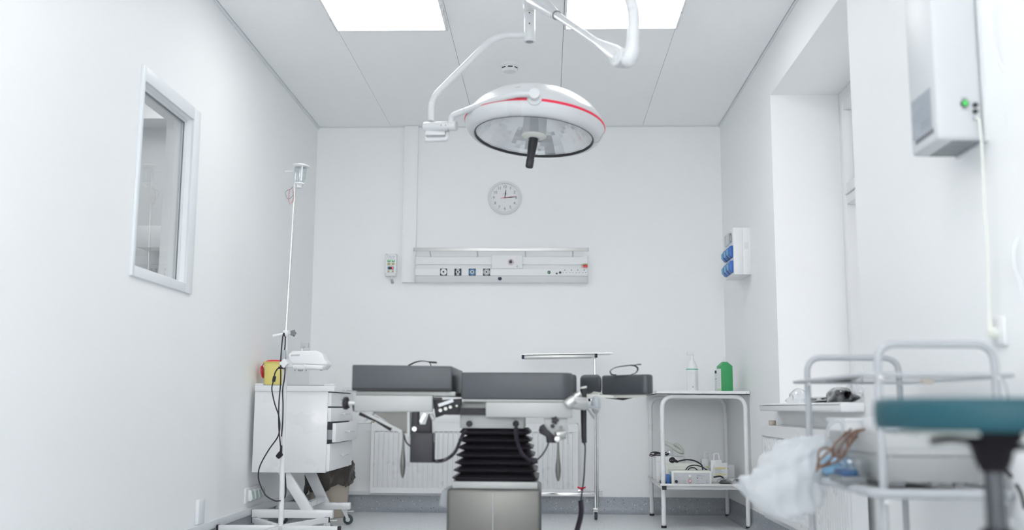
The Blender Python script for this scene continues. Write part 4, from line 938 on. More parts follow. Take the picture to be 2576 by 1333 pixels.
# two upright monitor packs
def pack(dx, dy, label):
    t = thing('battery_pack', label, 'medical device', (0, 0, 0), 'white upright packs on the lower shelf')
    w_ = .105; h_ = .146; d_ = .09
    T = Matrix.Translation((dx, dy, zs))
    MB().prism([(0, 0), (w_, 0), (w_, h_*.82), (w_*.66, h_*.82), (w_*.66, h_*.93), (0, h_*.93)], 0, d_, 0, T).build('body', 'white', t, bevel=.003)
    c = MB().tube(fillet([T @ V((.022, .02, h_*.92)), T @ V((.024, .02, h_*1.20)), T @ V((.054, .02, h_*1.20)), T @ V((.058, .02, h_*.92))], .012), .0065, 12); c.build('grip', 'white', t)
    c = MB().box(.026, w_-.012, -.0008, .001, .02, h_*.62, 0, T).box(.026, w_-.012, -.0014, -.0005, h_*.56, h_*.62, 1, T).box(.026, w_-.012, -.0014, -.0005, h_*.30, h_*.345, 1, T)
    tl = MB(); textlines(tl, .028, w_-.016, -.0012, h_*.55, h_*.36, 7, 0, seedk=3); textlines(tl, .028, w_-.016, -.0012, h_*.29, .024, 7, 0, seedk=4)
    c.add(tl.v, tl.f, 2, T); c.build('warning_label', ['trim', mat('label_yellow', rgb(226, 212, 140), .5) if 'label_yellow' not in bpy.data.materials else bpy.data.materials['label_yellow'], 'grey'], t)
    c = MB()
    for k in range(3): c.box(-.0008, .001, .02, .05, h_*(.2+.25*k), h_*(.2+.25*k)+.02, 0, T)
    c.box(.018, .020, -.001, .001, h_*.5, h_*.72, 0, T).build('side_marks', 'grey', t)
    return t
p = pz(1790, 1200, 6.40)
pack(p.x, 6.42, 'white upright pack with yellow striped warning label, the front one')
pack(p.x-.034, 6.56, 'white upright pack standing behind and left of its twin')
o = MB().box(1.135, 1.205, 6.56, 6.66, zs, zs+.098).disc((1.16, 6.56, zs+.078), .005, th=.002, m=1).build('adapter_box', ['white', 'dark'], bevel=.004); tag(o, 'small white box with a dark hole behind the upright packs', 'box')
# bag of black parts on the right
c = MB(); rd = random.Random(12)
def blob(mb, cen, rx, ry, rz, sd, m=0, n=20, k=10, amp=.25, floor=None):
    r_ = random.Random(sd); ph = [r_.uniform(0, 6.28) for _ in range(8)]; vs = []
    for i in range(k+1):
        th = PI*i/k
        for j in range(n):
            a_ = 2*PI*j/n
            f = 1+amp*(math.sin(3*a_+ph[0]+2*th)*.4+math.sin(5*a_+ph[1]-3*th)*.3+math.sin(7*th+ph[2]+a_)*.3+math.sin(9*a_+ph[3]+4*th)*.2)
            p_ = V(cen)+V((rx*math.sin(th)*math.cos(a_)*f, ry*math.sin(th)*math.sin(a_)*f, rz*math.cos(th)*(1+amp*.5*math.sin(2*a_+ph[4])*math.sin(th))))
            if floor is not None: p_.z = max(p_.z, floor)
            vs.append(tuple(p_))
    fs = [(i*n+j, i*n+(j+1) % n, (i+1)*n+(j+1) % n, (i+1)*n+j) for i in range(k) for j in range(n)]
    mb.add(vs, fs, m); return mb
q = pz(1838, 1212, 6.24)
t = thing('plastic_bag', 'clear plastic bag with black parts at the right of the lower shelf', 'bag', (q.x, 6.24, zs))
c = MB(); blob(c, (q.x-.03, 6.25, zs+.012), .035, .04, .018, 1, floor=zs+.002); blob(c, (q.x+.055, 6.24, zs+.014), .05, .04, .020, 2, floor=zs+.002); c.tube(spline([pz(1795, 1200, 6.26), pz(1812, 1198, 6.25), pz(1822, 1204, 6.24)]), .005, 8)
c.build('contents', 'rubber', t, ang=60)
c = MB(); blob(c, (q.x-.02, 6.235, zs+.02), .055, .05, .024, 3, amp=.35, floor=zs+.001); blob(c, (q.x+.06, 6.235, zs+.022), .065, .05, .028, 4, amp=.35, floor=zs+.001); c.build('film', 'film', t, ang=60)

# ============================================================ OVERBED INSTRUMENT STAND
YM = 6.6; zM = 1.045; mx = .316
t = thing('instrument_stand', 'chrome instrument stand with a flat tray top on casters by back wall', 'stand', (mx, YM, 0))
MB().tube([(mx, YM, .06), (mx, YM, zM-.01)], .0075, 16).build('post', 'chrome', t)
MB().tube([(mx+.0145, YM+.01, .07), (mx+.0145, YM+.01, .74)], .0060, 16).tube([(mx, YM, .07), (mx, YM, .16)], .0115, 16).build('outer_post', 'chrome', t)
a, b = aY(1313, 893, YM-.12), aY(1543, 886, YM-.12)
c = MB(); pa = V((a.x, YM-.12, 1.049)); L = b.x-a.x
c.add([(pa.x, YM-.15, pa.z), (b.x, YM-.15, pa.z+.012), (b.x-.01, YM+.12, pa.z+.014), (pa.x+.02, YM+.12, pa.z+.002)]+[(pa.x, YM-.15, pa.z+.004), (b.x, YM-.15, pa.z+.016), (b.x-.01, YM+.12, pa.z+.018), (pa.x+.02, YM+.12, pa.z+.006)],
      [(3, 2, 1, 0), (4, 5, 6, 7), (0, 1, 5, 4), (1, 2, 6, 5), (2, 3, 7, 6), (3, 0, 4, 7)]); c.build('tray', mat('tray_white', (.7, .72, .72, 1), .25, metal=.3), t)
x2 = mx-.004
c = MB()
for y_, dz in ((YM-.112, -.0125), (YM+.033, -.0125)): c.bar((pa.x+.012, y_, pa.z+dz), (x2, y_, pa.z+dz+.010), .022, .020)
c.build('support_rail', 'steel', t, bevel=.002)
for x_, z_ in ((pa.x-.002, 0), (x2-.002, .010)): MB().box(x_, x_+.018, YM-.126, YM-.097, pa.z-.026+z_, pa.z-.001+z_).build('end_plug', 'navy', t, bevel=.002)
MB().box(x2-.02, x2+.012, YM-.096, YM+.03, pa.z-.014, pa.z+.002).build('head', 'chrome', t, bevel=.002)
q = aY(1483, 1006, YM); MB().cyl(V((mx-.005, YM, q.z)), V((mx-.03, YM, q.z)), .0035).build('lock_screw', 'chrome', t); MB().cyl((mx-.045, YM, q.z), (mx-.03, YM, q.z), .010, .008, 12).build('lock_knob', 'rubber', t, bevel=.002)
zB = aY(1420, 1243, YM).z
MB().box(mx-.42, mx+.0, YM-.012, YM+.012, zB-.012, zB+.012).build('base_bar', 'chrome', t, bevel=.003)
caster((mx, YM-.0, .065), t, .026, 'rubberteal', ang=-PI/2); caster((mx-.40, YM, .065), t, .026, 'rubberteal', ang=-PI/2)
MB().tube([(mx-.40, YM, .06), (mx-.40, YM, zB)], .0115, 16).build('post', 'chrome', t)
MB().box(mx-.018, mx+.018, YM-.02, YM+.02, .060, .072).build('caster_plate', 'steel', t, bevel=.002)

# ============================================================ OPERATING TABLE
Y0 = 3.8
def O(x, y, Y=Y0): return aY(x, y, Y)
t = thing('operating_table', 'black padded operating table on a steel pedestal with rubber bellows', 'operating table', (-.2, 4.0, 0))
def pad(x0, x1, z0, z1, y0, y1, name, bev=.018, tilt=0, lbl=None):
    c = MB().prism([(x0, z0), (x1, z0), (x1, z1-tilt), (x0, z1)], y0, y1)
    o = c.build(name, 'leather', t, bevel=bev, seg=4)
    if lbl: lab(o, lbl)
    return o
a, b = O(886, 917), O(1137, 984)
pad(a.x, b.x, b.z, a.z, Y0, Y0+.48, 'leg_pad', .006, .004)
MB().box(a.x+.004, b.x-.004, Y0-.004, Y0+.006, b.z+.0005, b.z+.010).build('pad_welt', 'rubber', t)
MB().box(a.x+.015, b.x+.012, Y0+.015, Y0+.47, b.z-.018, b.z-.001).build('leg_plate', 'steelm', t, bevel=.003)
a2, b2 = O(1161, 936), O(1422, 1005)
# seat pad with rounded right end
xr = O(1441, 960).x
c = MB(); n = 8; R_ = .045
poly = [(a2.x, Y0), (xr-R_, Y0)]+[(xr-R_+R_*math.sin(PI/2*k/n), Y0+R_-R_*math.cos(PI/2*k/n)) for k in range(1, n+1)]+[(xr, Y0+.42), (xr-.03, Y0+.48), (a2.x, Y0+.48)]
c.add([(x, y, b2.z) for x, y in poly]+[(x, y, a2.z) for x, y in poly], [tuple(range(len(poly)-1, -1, -1)), tuple(range(len(poly), 2*len(poly)))]+[(i, (i+1) % len(poly), (i+1) % len(poly)+len(poly), i+len(poly)) for i in range(len(poly))])
c.build('seat_pad', 'leather', t, bevel=.006, seg=3)
a3 = O(1446, 938); MB().box(xr-.09, O(1447, 950, Y0+.3).x+.006, Y0+.30, Y0+.47, b2.z, a2.z+.004).build('head_pad', 'leather', t, bevel=.012, seg=3)
MB().box(a2.x+.005, xr-.01, Y0+.005, Y0+.47, b2.z-.010, b2.z-.0005).build('seat_plate', 'steelm', t, bevel=.002)
# side rails
a, b = O(892, 994), O(1088, 1036); MB().box(a.x, b.x, Y0-.006, Y0+.015, b.z, a.z).build('side_rail', 'steelm', t, bevel=.004)
a, b = O(1222, 1011), O(1440, 1051); MB().box(a.x, b.x, Y0-.006, Y0+.020, b.z, a.z).build('side_rail', 'steelm', t, bevel=.004)
a, b = O(892, 1000), O(1086, 1034, Y0+.46); MB().box(O(905, 1000).x, O(1080, 1000).x, Y0+.465, Y0+.485, O(990, 1036).z+.012, O(990, 996).z).build('side_rail', 'steelm', t, bevel=.004)
a, b = O(1120, 1026, Y0+.03), O(1224, 1044, Y0+.03); MB().box(a.x, b.x+.06, Y0+.03, Y0+.05, b.z, a.z).build('frame_bar', 'rubber', t)
# black chain-like link between the sections
c = MB(); c.prism([(q.x, q.z) for q in (O(1088, 1006), O(1108, 1006), O(1160, 1002), O(1158, 1016), O(1150, 1044), O(1125, 1040), O(1094, 1051))], Y0+.02, Y0+.05)
c.build('hinge_bracket', 'rubber', t, bevel=.002)
for p in ((1108, 1032, .0066), (1121, 1028, .0066), (1133, 1024, .006), (1149, 1021, .004)): q = O(p[0], p[1], Y0+.02); MB().disc(q, p[2], th=.004).build('hinge_pin', 'cream', t)
MB().bar(O(1103, 1020, Y0+.015), O(1140, 1007, Y0+.015), .012, .009, up=(0, 1, 0)).build('hinge_rod', 'lightgrey', t)
# column head
a, b = O(1157, 1045, Y0+.06), O(1318, 1078, Y0+.06)
MB().box(a.x, b.x, Y0+.06, Y0+.40, b.z, a.z+.03).build('column_head', 'steelm', t, bevel=.004)
MB().box(O(1130, 1045).x, O(1385, 1045).x, Y0+.07, Y0+.42, O(1240, 1040, Y0+.07).z, b2.z-.010).build('upper_frame', 'steelm', t, bevel=.004)
for xx in (1181, 1298): q = O(xx, 1066, Y0+.06); MB().disc(q, .012, th=.012).build('cable_boot', 'rubber', t, bevel=.002)
# bellows : rectangular folds
zt_ = O(1240, 1078, Y0+.06).z; zb_ = O(1240, 1212, Y0+.06).z; yc = Y0+.23
def rect_ring(hx, hy, cx, r=.03, n=5):
    out = []
    for sx, sy, a0 in ((1, -1, -PI/2), (1, 1, 0), (-1, 1, PI/2), (-1, -1, PI)):
        for k in range(n+1): a_ = a0+PI/2*k/n; out.append((cx+sx*(hx-r)+r*math.cos(a_), yc+sy*(hy-r)+r*math.sin(a_)))
    return out
c = MB(); folds = 7; rings = []
for i in range(folds*2+1):
    f = i/(folds*2); z = zt_+(zb_-zt_)*f
    xl = O(1158-(1158-1137)*f*.9, 1100, Y0+.12).x; xrr = O(1334+(1358-1334)*f, 1100, Y0+.12).x
    big = i % 2 == 1; cx = (xl+xrr)/2; hx = (xrr-xl)/2
    inset = 0 if big else .030
    if i == 0: inset = .010
    if i == folds*2: inset = .018
    rings.append((rect_ring(hx-inset, .155+.02*f-inset, cx), z))
    if big: rings.append((rect_ring(hx-.002, .153+.02*f, cx), z-.004))
m_ = len(rings[0][0]); vs = [(x, y, z) for rr, z in rings for x, y in rr]
fs = [(i*m_+j, i*m_+(j+1) % m_, (i+1)*m_+(j+1) % m_, (i+1)*m_+j) for i in range(len(rings)-1) for j in range(m_)]
fs += [tuple(range(m_-1, -1, -1)), tuple((len(rings)-1)*m_+j for j in range(m_))]
c.add(vs, fs).build('bellows', 'bellow', t, ang=50)
# pedestal
a, b = O(1138, 1211, Y0+.05), O(1352, 1231, Y0+.05)
MB().box(a.x, b.x, Y0+.05, Y0+.42, b.z-.01, a.z).build('base_collar', 'steelm', t, bevel=.002)
c = MB()
for xx in (1168, 1224, 1252, 1310): c.disc(O(xx, 1219, Y0+.05), .0032, th=.0015, n=12)
MB().box(O(1238.5, 1220).x, O(1240, 1220).x, Y0+.049, Y0+.051, b.z, a.z-.001).build('seam', 'grey', t)
c.build('screw', 'grey', t)
a, b = O(1124, 1229, Y0+.02), O(1361, 1229, Y0+.02)
c = MB().box(a.x, b.x, Y0+.02, Y0+.46, .12, a.z); c.build('base_cover', 'basesteel', t, bevel=.012, seg=3)
MB().box(O(1239, 1280).x-.001, O(1239, 1280).x+.001, Y0+.0190, Y0+.0215, .13, a.z-.014).build('seam', 'grey', t)
c = MB(); c.prism([(O(1111, 1255, Y0+.15).x, O(1115, 1234, Y0+.15).z), (O(1132, 1255, Y0+.15).x, O(1115, 1228, Y0+.15).z), (O(1132, 1255, Y0+.15).x, O(1115, 1282, Y0+.15).z), (O(1104, 1255, Y0+.15).x, O(1115, 1272, Y0+.15).z)], Y0+.15, Y0+.34)
c.build('side_housing', 'grey', t, bevel=.004)
MB().box(-.62, .25, Y0-.03, Y0+.50, .03, .12).build('base_plate', 'basesteel', t, bevel=.01, seg=3)
for x_ in (-.55, .18):
    for y_ in (Y0+.03, Y0+.44): MB().cyl((x_, y_, 0.001), (x_, y_, .031), .03).build('foot', 'rubber', t)
# left knob on rail end
MB().cyl(O(863, 1014), O(877, 1014), .0245, .0245, 24).build('lock_knob', 'rubber', t, bevel=.008, seg=3)
MB().cyl(O(877, 1014), O(893, 1014), .008, n=14).build('knob_shaft', 'steel', t)
MB().prism([(q.x, q.z) for q in (O(884, 1010), O(896, 1020), O(896, 1036), O(888, 1034))], Y0, Y0+.03).build('knob_bracket', 'rubber', t)
# triangular gusset and diagonal braces
MB().prism([(q.x, q.z) for q in (O(934, 1036), O(1032, 1036), O(1032, 1094), O(1012, 1088))], Y0+.02, Y0+.026).build('gusset_plate', 'basesteel', t)
MB().bar(O(906, 1032, Y0+.01), O(1012, 1086, Y0+.01), .011, .010, up=(0, 1, 0)).build('brace', 'steelm', t)
MB().bar(O(935, 1050, Y0+.05), O(984, 1081, Y0+.05), .012, .010, up=(0, 1, 0)).bar(O(905, 1038, Y0+.05), O(950, 1056, Y0+.05), .02, .010, up=(0, 1, 0)).build('brace', 'rubber', t)
MB().bar(O(916, 1060, Y0+.05), O(942, 1040, Y0+.05), .006, .006, up=(0, 1, 0)).build('brace', 'grey', t)
MB().bar(O(1028, 1036), O(1028, 1100), .010, .008).build('bracket_bar', 'steelm', t)
def paddle(x, y0_, y1_, Y, name='lever'):
    a_ = O(x, y0_, Y); b_ = O(x, y1_, Y); L = a_.z-b_.z
    prof = [(.0035, 0), (.0035, .15), (.0055, .4), (.0095, .62), (.0105, .75), (.008, .9), (.003, 1)]
    MB().tube([(a_.x, Y, a_.z-L*f) for r, f in prof], [r for r, f in prof], 14).build(name, 'basesteel', t)
paddle(1015, 1086, 1202, Y0+.0)
MB().tube(spline([O(1016, 1094), O(1022, 1112), O(1034, 1124)]), .003, 8).build('wire', 'cable', t)
# motor housing
a, b = O(1032, 1088, Y0-.02), O(1088, 1164, Y0-.02)
MB().box(a.x, b.x, Y0-.02, Y0+.06, b.z, a.z).build('motor_housing', 'dark', t, bevel=.003)
MB().prism([(q.x, q.z) for q in (O(1035, 1036), O(1052, 1036), O(1052, 1068), O(1070, 1068), O(1078, 1040), O(1084, 1060), O(1086, 1096), O(1034, 1096))], Y0+.0, Y0+.05).build('motor_bracket', 'rubber', t, bevel=.002)
MB().bar(O(1058, 1062, Y0-.01), O(1070, 1040, Y0-.01), .011, .01, up=(0, 1, 0)).build('actuator_rod', 'chrome', t)
MB().disc(O(1043, 1079, Y0), .009, th=.01).build('bolt', 'chrome', t)
MB().cyl(O(1083, 1042, Y0+.01), O(1091, 1056, Y0+.01), .0085).bar(O(1089, 1052, Y0+.01), O(1091, 1112, Y0+.01), .006, .006).build('actuator_rod', 'steelm', t)
MB().tube(coil([O(1086, 1158, Y0+.0), O(1100, 1160, Y0), O(1120, 1156, Y0-.01), O(1140, 1142, Y0-.01), O(1153, 1120, Y0-.01), O(1163, 1096, Y0+.0), O(1172, 1082, Y0+.03)], .0055, 34), .0022, 5).build('coiled_cord', 'cable', t)
# right side coil and lead
MB().tube(coil([O(1298, 1076, Y0+.03), O(1299, 1100, Y0+.0), O(1306, 1125, Y0-.01), O(1318, 1146, Y0-.01), O(1334, 1158, Y0-.01), O(1346, 1160, Y0)], .0062, 30), .0024, 5).build('coiled_cord', 'cable', t)
MB().tube([O(1340, 1161, Y0), O(1352, 1158, Y0)], [.012, .010], 14).build('cord_plug', 'rubber', t)
MB().tube(spline([O(1350, 1158), O(1364, 1144), O(1374, 1128), O(1380, 1114)]), .003, 8).build('wire', 'cable', t)
# right black bracket with silver fittings
MB().prism([(q.x, q.z) for q in (O(1355, 1082), O(1358, 1072), O(1368, 1066), O(1376, 1080), O(1400, 1100), O(1402, 1114), O(1375, 1114), O(1373, 1098), O(1358, 1090))], Y0+.0, Y0+.05).build('tilt_bracket', 'rubber', t, bevel=.003)
MB().prism([(q.x, q.z) for q in (O(1367, 1052), O(1428, 1052), O(1424, 1104), O(1392, 1112), O(1376, 1082))], Y0+.015, Y0+.035).build('fitting_plate', 'steelm', t, bevel=.002)
starknob(O(1396, 1057, Y0-.0), (0, -1, 0), .015, 'rubber', t); starknob(O(1390, 1072, Y0+.0), (0, -1, 0), .009, 'rubber', t); starknob(O(1411, 1075, Y0+.0), (0, -1, 0), .008, 'midgrey', t)
MB().cyl(O(1398, 1094, Y0-.01), O(1422, 1090, Y0+.0), .014).disc(O(1402, 1104, Y0), .012, th=.02).build('clamp_body', 'steel', t, bevel=.003)
MB().bar(O(1427, 1068, Y0+.02), O(1428, 1118, Y0+.02), .005, .006).build('bracket_bar', 'grey', t)
paddle(1404, 1108, 1210, Y0-.005)
# rail clamp at the right end
c = MB().cyl(O(1432, 1012, Y0-.01), O(1474, 1016, Y0+.02), .024, n=24).cyl(O(1424, 1018, Y0-.02), O(1446, 1004, Y0-.02), .019, n=20).cyl(O(1440, 1000, Y0+.06), O(1462, 990, Y0+.06), .014, n=20)
c.build('rail_clamp', 'steel', t, bevel=.004)
MB().bar(O(1470, 1018, Y0+.02), O(1506, 1030, Y0+.10), .008, .010).bar(O(1474, 1022, Y0+.03), O(1495, 1052, Y0+.10), .006, .006).build('clamp_lever', 'grey', t)
c = MB(); q = O(1499, 1018, Y0+.12); blob(c, q, .018, .018, .036, 8, amp=.1); c.build('lever_knob', 'grey', t)
# arm board behind the right end
YA = 4.02
def A(x, y, Y=YA): return aY(x, y, Y)
def slab(pts, z0, z1, name, mat_, bev, par=t):
    n = len(pts); c = MB().add([(x, y, z0) for x, y in pts]+[(x, y, z1) for x, y in pts], [tuple(range(n-1, -1, -1)), tuple(range(n, 2*n))]+[(i, (i+1) % n, (i+1) % n+n, i+n) for i in range(n)])
    return c.build(name, mat_, par, bevel=bev, seg=4)
x0, x1, x2, x3 = A(1459, 970, 4.25).x, A(1514, 970, 4.14).x, A(1516, 970, 4.13).x, A(1645, 970).x
ztop, zbot = A(1560, 941, 4.1).z, A(1600, 992).z
ab = thing('arm_board', 'black padded arm board with strap beside the operating table end', 'arm board', ((x0+x3)/2, 4.2, ztop-.1))
y_ = lambda x: 4.26-(x-x0)/(x3-x0)*.24
s1 = slab([(x0, y_(x0)), (x1, y_(x1)), (x1+.01, y_(x1)+.16), (x0+.01, y_(x0)+.16)], zbot+.004, ztop+.002, 'pad', 'leather', .018, ab)
arc = [(x3-.04+.04*math.sin(a_), y_(x3)+.04-.04*math.cos(a_)) for a_ in [PI/2*k/6 for k in range(7)]]
s2 = slab([(x2, y_(x2)-.004), (x2+.06, y_(x2)-.05)]+arc+[(x3, y_(x3)+.16), (x3-.03, y_(x3)+.2), (x2+.01, y_(x2)+.17)], zbot, ztop-.002, 'pad', 'leather', .018, ab)
MB().add([(x2+.03, y_(x2)+.0, zbot-.012), (x3-.03, y_(x3)+.012, zbot-.012), (x3-.04, y_(x3)+.15, zbot-.012), (x2+.03, y_(x2)+.15, zbot-.012)]+[(x2+.03, y_(x2)+.0, zbot-.001), (x3-.03, y_(x3)+.012, zbot-.001), (x3-.04, y_(x3)+.15, zbot-.001), (x2+.03, y_(x2)+.15, zbot-.001)],
   [(3, 2, 1, 0), (4, 5, 6, 7), (0, 1, 5, 4), (1, 2, 6, 5), (2, 3, 7, 6), (3, 0, 4, 7)]).build('board', 'cream', ab)
MB().bar((x0+.035, y_(x0)-.004, zbot+.012), (x1-.008, y_(x1)-.006, zbot+.004), .004, .012).bar((x0-.02, 4.2, zbot-.002), (x2+.06, 4.18, zbot-.008), .03, .012).build('support_arm', 'cream', ab)
MB().prism([(x2-.03, zbot+.006), (x3-.06, zbot-.010), (x2+.09, zbot-.022), (x2+.02, zbot-.014)], y_(x2)+.02, y_(x2)+.05).build('fixing_strap', 'rubber', ab)
def strap(pts, wd, th, name, par, m='rubber'):
    c = MB(); pts = spline(pts, 8); vs = []; n = len(pts)
    for i, p in enumerate(pts):
        tn = (pts[min(i+1, n-1)]-pts[max(i-1, 0)]).normalized(); nn = V((0, 1, 0)).cross(tn).normalized()
        for s_, u_ in ((-1, -1), (1, -1), (1, 1), (-1, 1)): vs.append(tuple(p+V((0, 1, 0))*wd/2*s_+nn*th/2*u_))
    fs = [(i*4+j, i*4+(j+1) % 4, (i+1)*4+(j+1) % 4, (i+1)*4+j) for i in range(n-1) for j in range(4)]+[(3, 2, 1, 0), tuple((n-1)*4+j for j in range(4))]
    return c.add(vs, fs).build(name, m, par)
YT = 4.12
strap([A(1550, 943, YT), A(1538, 941, YT), A(1536, 932, YT), A(1550, 924, YT), A(1575, 920, YT), A(1593, 919, YT), A(1604, 926, YT), A(1600, 937, YT), A(1588, 942, YT)], .045, .003, 'strap', ab)
strap([A(1590, 920, YT-.005), A(1604, 917, YT-.005), A(1612, 917, YT-.005)], .045, .003, 'strap_end', ab)
strap([O(1028, 919, 4.24), O(1045, 911, 4.24), O(1062, 908, 4.24), O(1080, 910, 4.24), O(1098, 911, 4.24)], .04, .003, 'strap', t)
strap([O(1079, 910, 4.235), O(1083, 916, 4.235), O(1085, 923, 4.235)], .02, .002, 'strap', t)
MB().bar(V((O(1080, 911, 4.23).x, 4.23, O(1089, 911, 4.23).z)), V((O(1098, 911, 4.23).x, 4.23, O(1089, 912, 4.23).z)), .04, .006).build('strap_end', 'rubber', t)
# hand control hung on the rail
hc = thing('hand_control', 'black handset with coiled cord hanging at the operating table end', 'hand control', O(1468, 1050, 3.95))
Yh = 3.95
a = O(1462, 978, Yh); b = O(1476, 1113, Yh)
MB().tube([O(1468, 976, Yh), O(1468, 1000, Yh), O(1469, 1100, Yh), O(1470, 1114, Yh)], [.013, .0125, .0105, .0095], 16).build('handset', 'dark', hc, bevel=.001)
MB().cyl(O(1467, 972, Yh), O(1468, 977, Yh), .014, n=16).build('hook', 'cream', hc)
MB().tube(spline([O(1470, 1113, Yh), O(1472, 1125, Yh), O(1471, 1160, Yh), O(1469, 1200, Yh), O(1464, 1240, Yh), O(1461, 1262, Yh)]), [.0042]*6+[.0030]*(len(spline([0*V((1, 1, 1))]*6))-6), 8).build('cord', 'cable', hc)
q0, q1, q2, q3 = O(1461, 1258, Yh), O(1462, 1290, Yh), O(1454, 1325, Yh), O(1440, 1370, Yh)
MB().tube(coil([q0, q1, q2, q3], .0085, 34), .0030, 5).build('coiled_cord', 'cable', hc)

# ============================================================ WINDOW SILL ITEMS
def crumple(name, label, cat, cen, rx, ry, rz, sd, m_, floor, mb=None):
    c = mb or MB(); rd = random.Random(sd); n, k = 44, 18
    blob(c, cen, rx, ry, rz, sd, n=n, k=k, amp=.4, floor=floor)
    o = c.build(name, m_, ang=35); return tag(o, label, cat)
q = aX(2100, 1003, 1.17)
zs2 = .7385
crumple('black_sheet', 'crumpled shiny black plastic sheet lying on the window sill', 'sheet', (1.19, 4.13, zs2+.018), .035, .16, .044, 21, 'foil', zs2)
crumple('black_sheet', 'smaller flat fold of black plastic further along the window sill', 'sheet', (1.185, 4.42, zs2+.008), .03, .16, .018, 23, 'foil', zs2)
crumple('clear_bag', 'crumpled clear plastic bag at the far end of the window sill', 'bag', (1.19, 4.80, zs2+.02), .035, .12, .05, 25, 'film', zs2)
crumple('clear_bag', 'clear plastic bag tucked beside the black sheet on the sill', 'bag', (1.235, 4.06, zs2+.03), .03, .07, .055, 27, 'film', zs2)

# ============================================================ TROLLEY
xa, xb, ya, yb = .850, 1.146, 2.60, 3.30
t = thing('equipment_trolley', 'white tubular two-tier trolley with hoop ends under the steriliser', 'trolley', ((xa+xb)/2, 2.95, 0))
zh = .878; zu = .795; zlo = .502
for Y in (ya, yb):
    MB().tube(fillet([(xa, Y, .06), (xa, Y, zh), (xb, Y, zh), (xb, Y, .06)], .052, 9), .0100, 18).build('hoop', 'tubegrey', t, ang=60)
    for x in (xa, xb):
        MB().disc((x, Y-.012, zu-.003), .0055, th=.006).build('bolt', 'chrome', t)
        MB().disc((x, Y-.012, zlo-.020), .0065, th=.006).build('bolt', 'chrome', t)
        MB().cyl((x-.012, Y, .03), (x+.012, Y, .03), .03, n=20).build('wheel', 'rubber', t, bevel=.004)
def shelf(z, x0_, x1_, y0_, y1_, rr, mt_, name, r_):
    path = fillet([(x0_, (y0_+y1_)/2, z), (x0_, y1_, z), (x1_, y1_, z), (x1_, y0_, z), (x0_, y0_, z), (x0_, (y0_+y1_)/2, z)], rr, 6)[:-1]
    MB().tube(path, r_, 12, closed=True).build(name+'_rail', 'tubegrey', t)
    n = len(path); MB().add([(p.x, p.y, z-.002) for p in path]+[(p.x, p.y, z+.003) for p in path], [tuple(range(n-1, -1, -1)), tuple(range(n, 2*n))]+[(i, (i+1) % n, (i+1) % n+n, i+n) for i in range(n)]).build(name+'_plate', mt_, t)
shelf(zu+.004, xa-.032, xb+.05, ya-.0, yb+.06, .02, 'shelfglass', 'upper_shelf', .0055)
shelf(zlo, xa-.03, xb+.02, ya-.03, yb+.03, .05, 'wpaint', 'lower_shelf', .0125)
c = MB().tube(spline([aY(2222, 962, 2.62), aY(2320, 962, 2.64), aY(2400, 958, 2.64), aY(2490, 952, 2.62)], 8), .0022, 6)
c.build('cross_wire', 'grey', t); MB().cyl(aY(2318, 959, 2.63), aY(2346, 960, 2.63), .006, n=12).build('wire_joint', 'beige', t, bevel=.002)
MB().tube(spline([aY(2522, 950, 2.58), aY(2532, 975, 2.58), aY(2537, 1010, 2.58), aY(2535, 1060, 2.58)]), .003, 7).build('side_cable', 'grey', t)
# gray device on the lower shelf
zf = zlo+.012
t = thing('equipment_case', 'pale grey instrument case standing on the lower trolley shelf', 'medical device', (1.0, 2.9, zf))
x0, x1 = aY(2225, 1150, 2.68).x, aY(2462, 1150, 2.68).x
z1 = aY(2300, 1100, 2.68).z; zmid = aY(2300, 1148, 2.68).z
MB().box(x0, x1, 2.68, 3.2, zf+.008, zmid).build('lower_housing', mat('case_grey', (.34, .35, .35, 1), .5), t, bevel=.004)
MB().box(x0+.002, x1-.002, 2.683, 3.2, zmid+.001, z1+.01).build('upper_housing', mat('case_light_grey', (.47, .48, .48, 1), .5), t, bevel=.004)
MB().box(x0+.001, x1-.001, 2.6815, 2.69, aY(2300, 1128, 2.68).z-.0016, aY(2300, 1128, 2.68).z+.0006).build('seam', 'grey', t)
for xx in (2240, 2401): MB().disc(aY(xx, 1150, 2.681), .004, th=.002).build('screw', 'grey', t)
for xx in (2250, 2345, 2408): q = aY(xx, 1191, 2.69); MB().box(q.x-(.022 if xx == 2250 else .010), q.x+(.022 if xx == 2250 else .010), 2.675, 2.70, zf+.0, zf+.009).build('foot', 'midgrey', t)
t = thing('white_box', 'pale box stacked on the grey instrument case on the trolley', 'box', (1.0, 2.9, z1+.01))
MB().box(x0+.01, x1+.01, 2.70, 2.885, z1+.0105, z1+.05).build('carton', 'white', t, bevel=.003); MB().box(x0+.012, x1+.008, 2.6985, 2.7, z1+.012, z1+.017).build('edge_band', 'grey', t)
# side panel box to the right (white cabinet side)
o = MB().box(1.168, 1.222, 2.45, 2.64, .44, .66).build('white_carton', 'white', bevel=.004); tag(o, 'white carton standing against the wall right of the stool column', 'box')
o['label'] = 'white carton at far right behind the stool column'
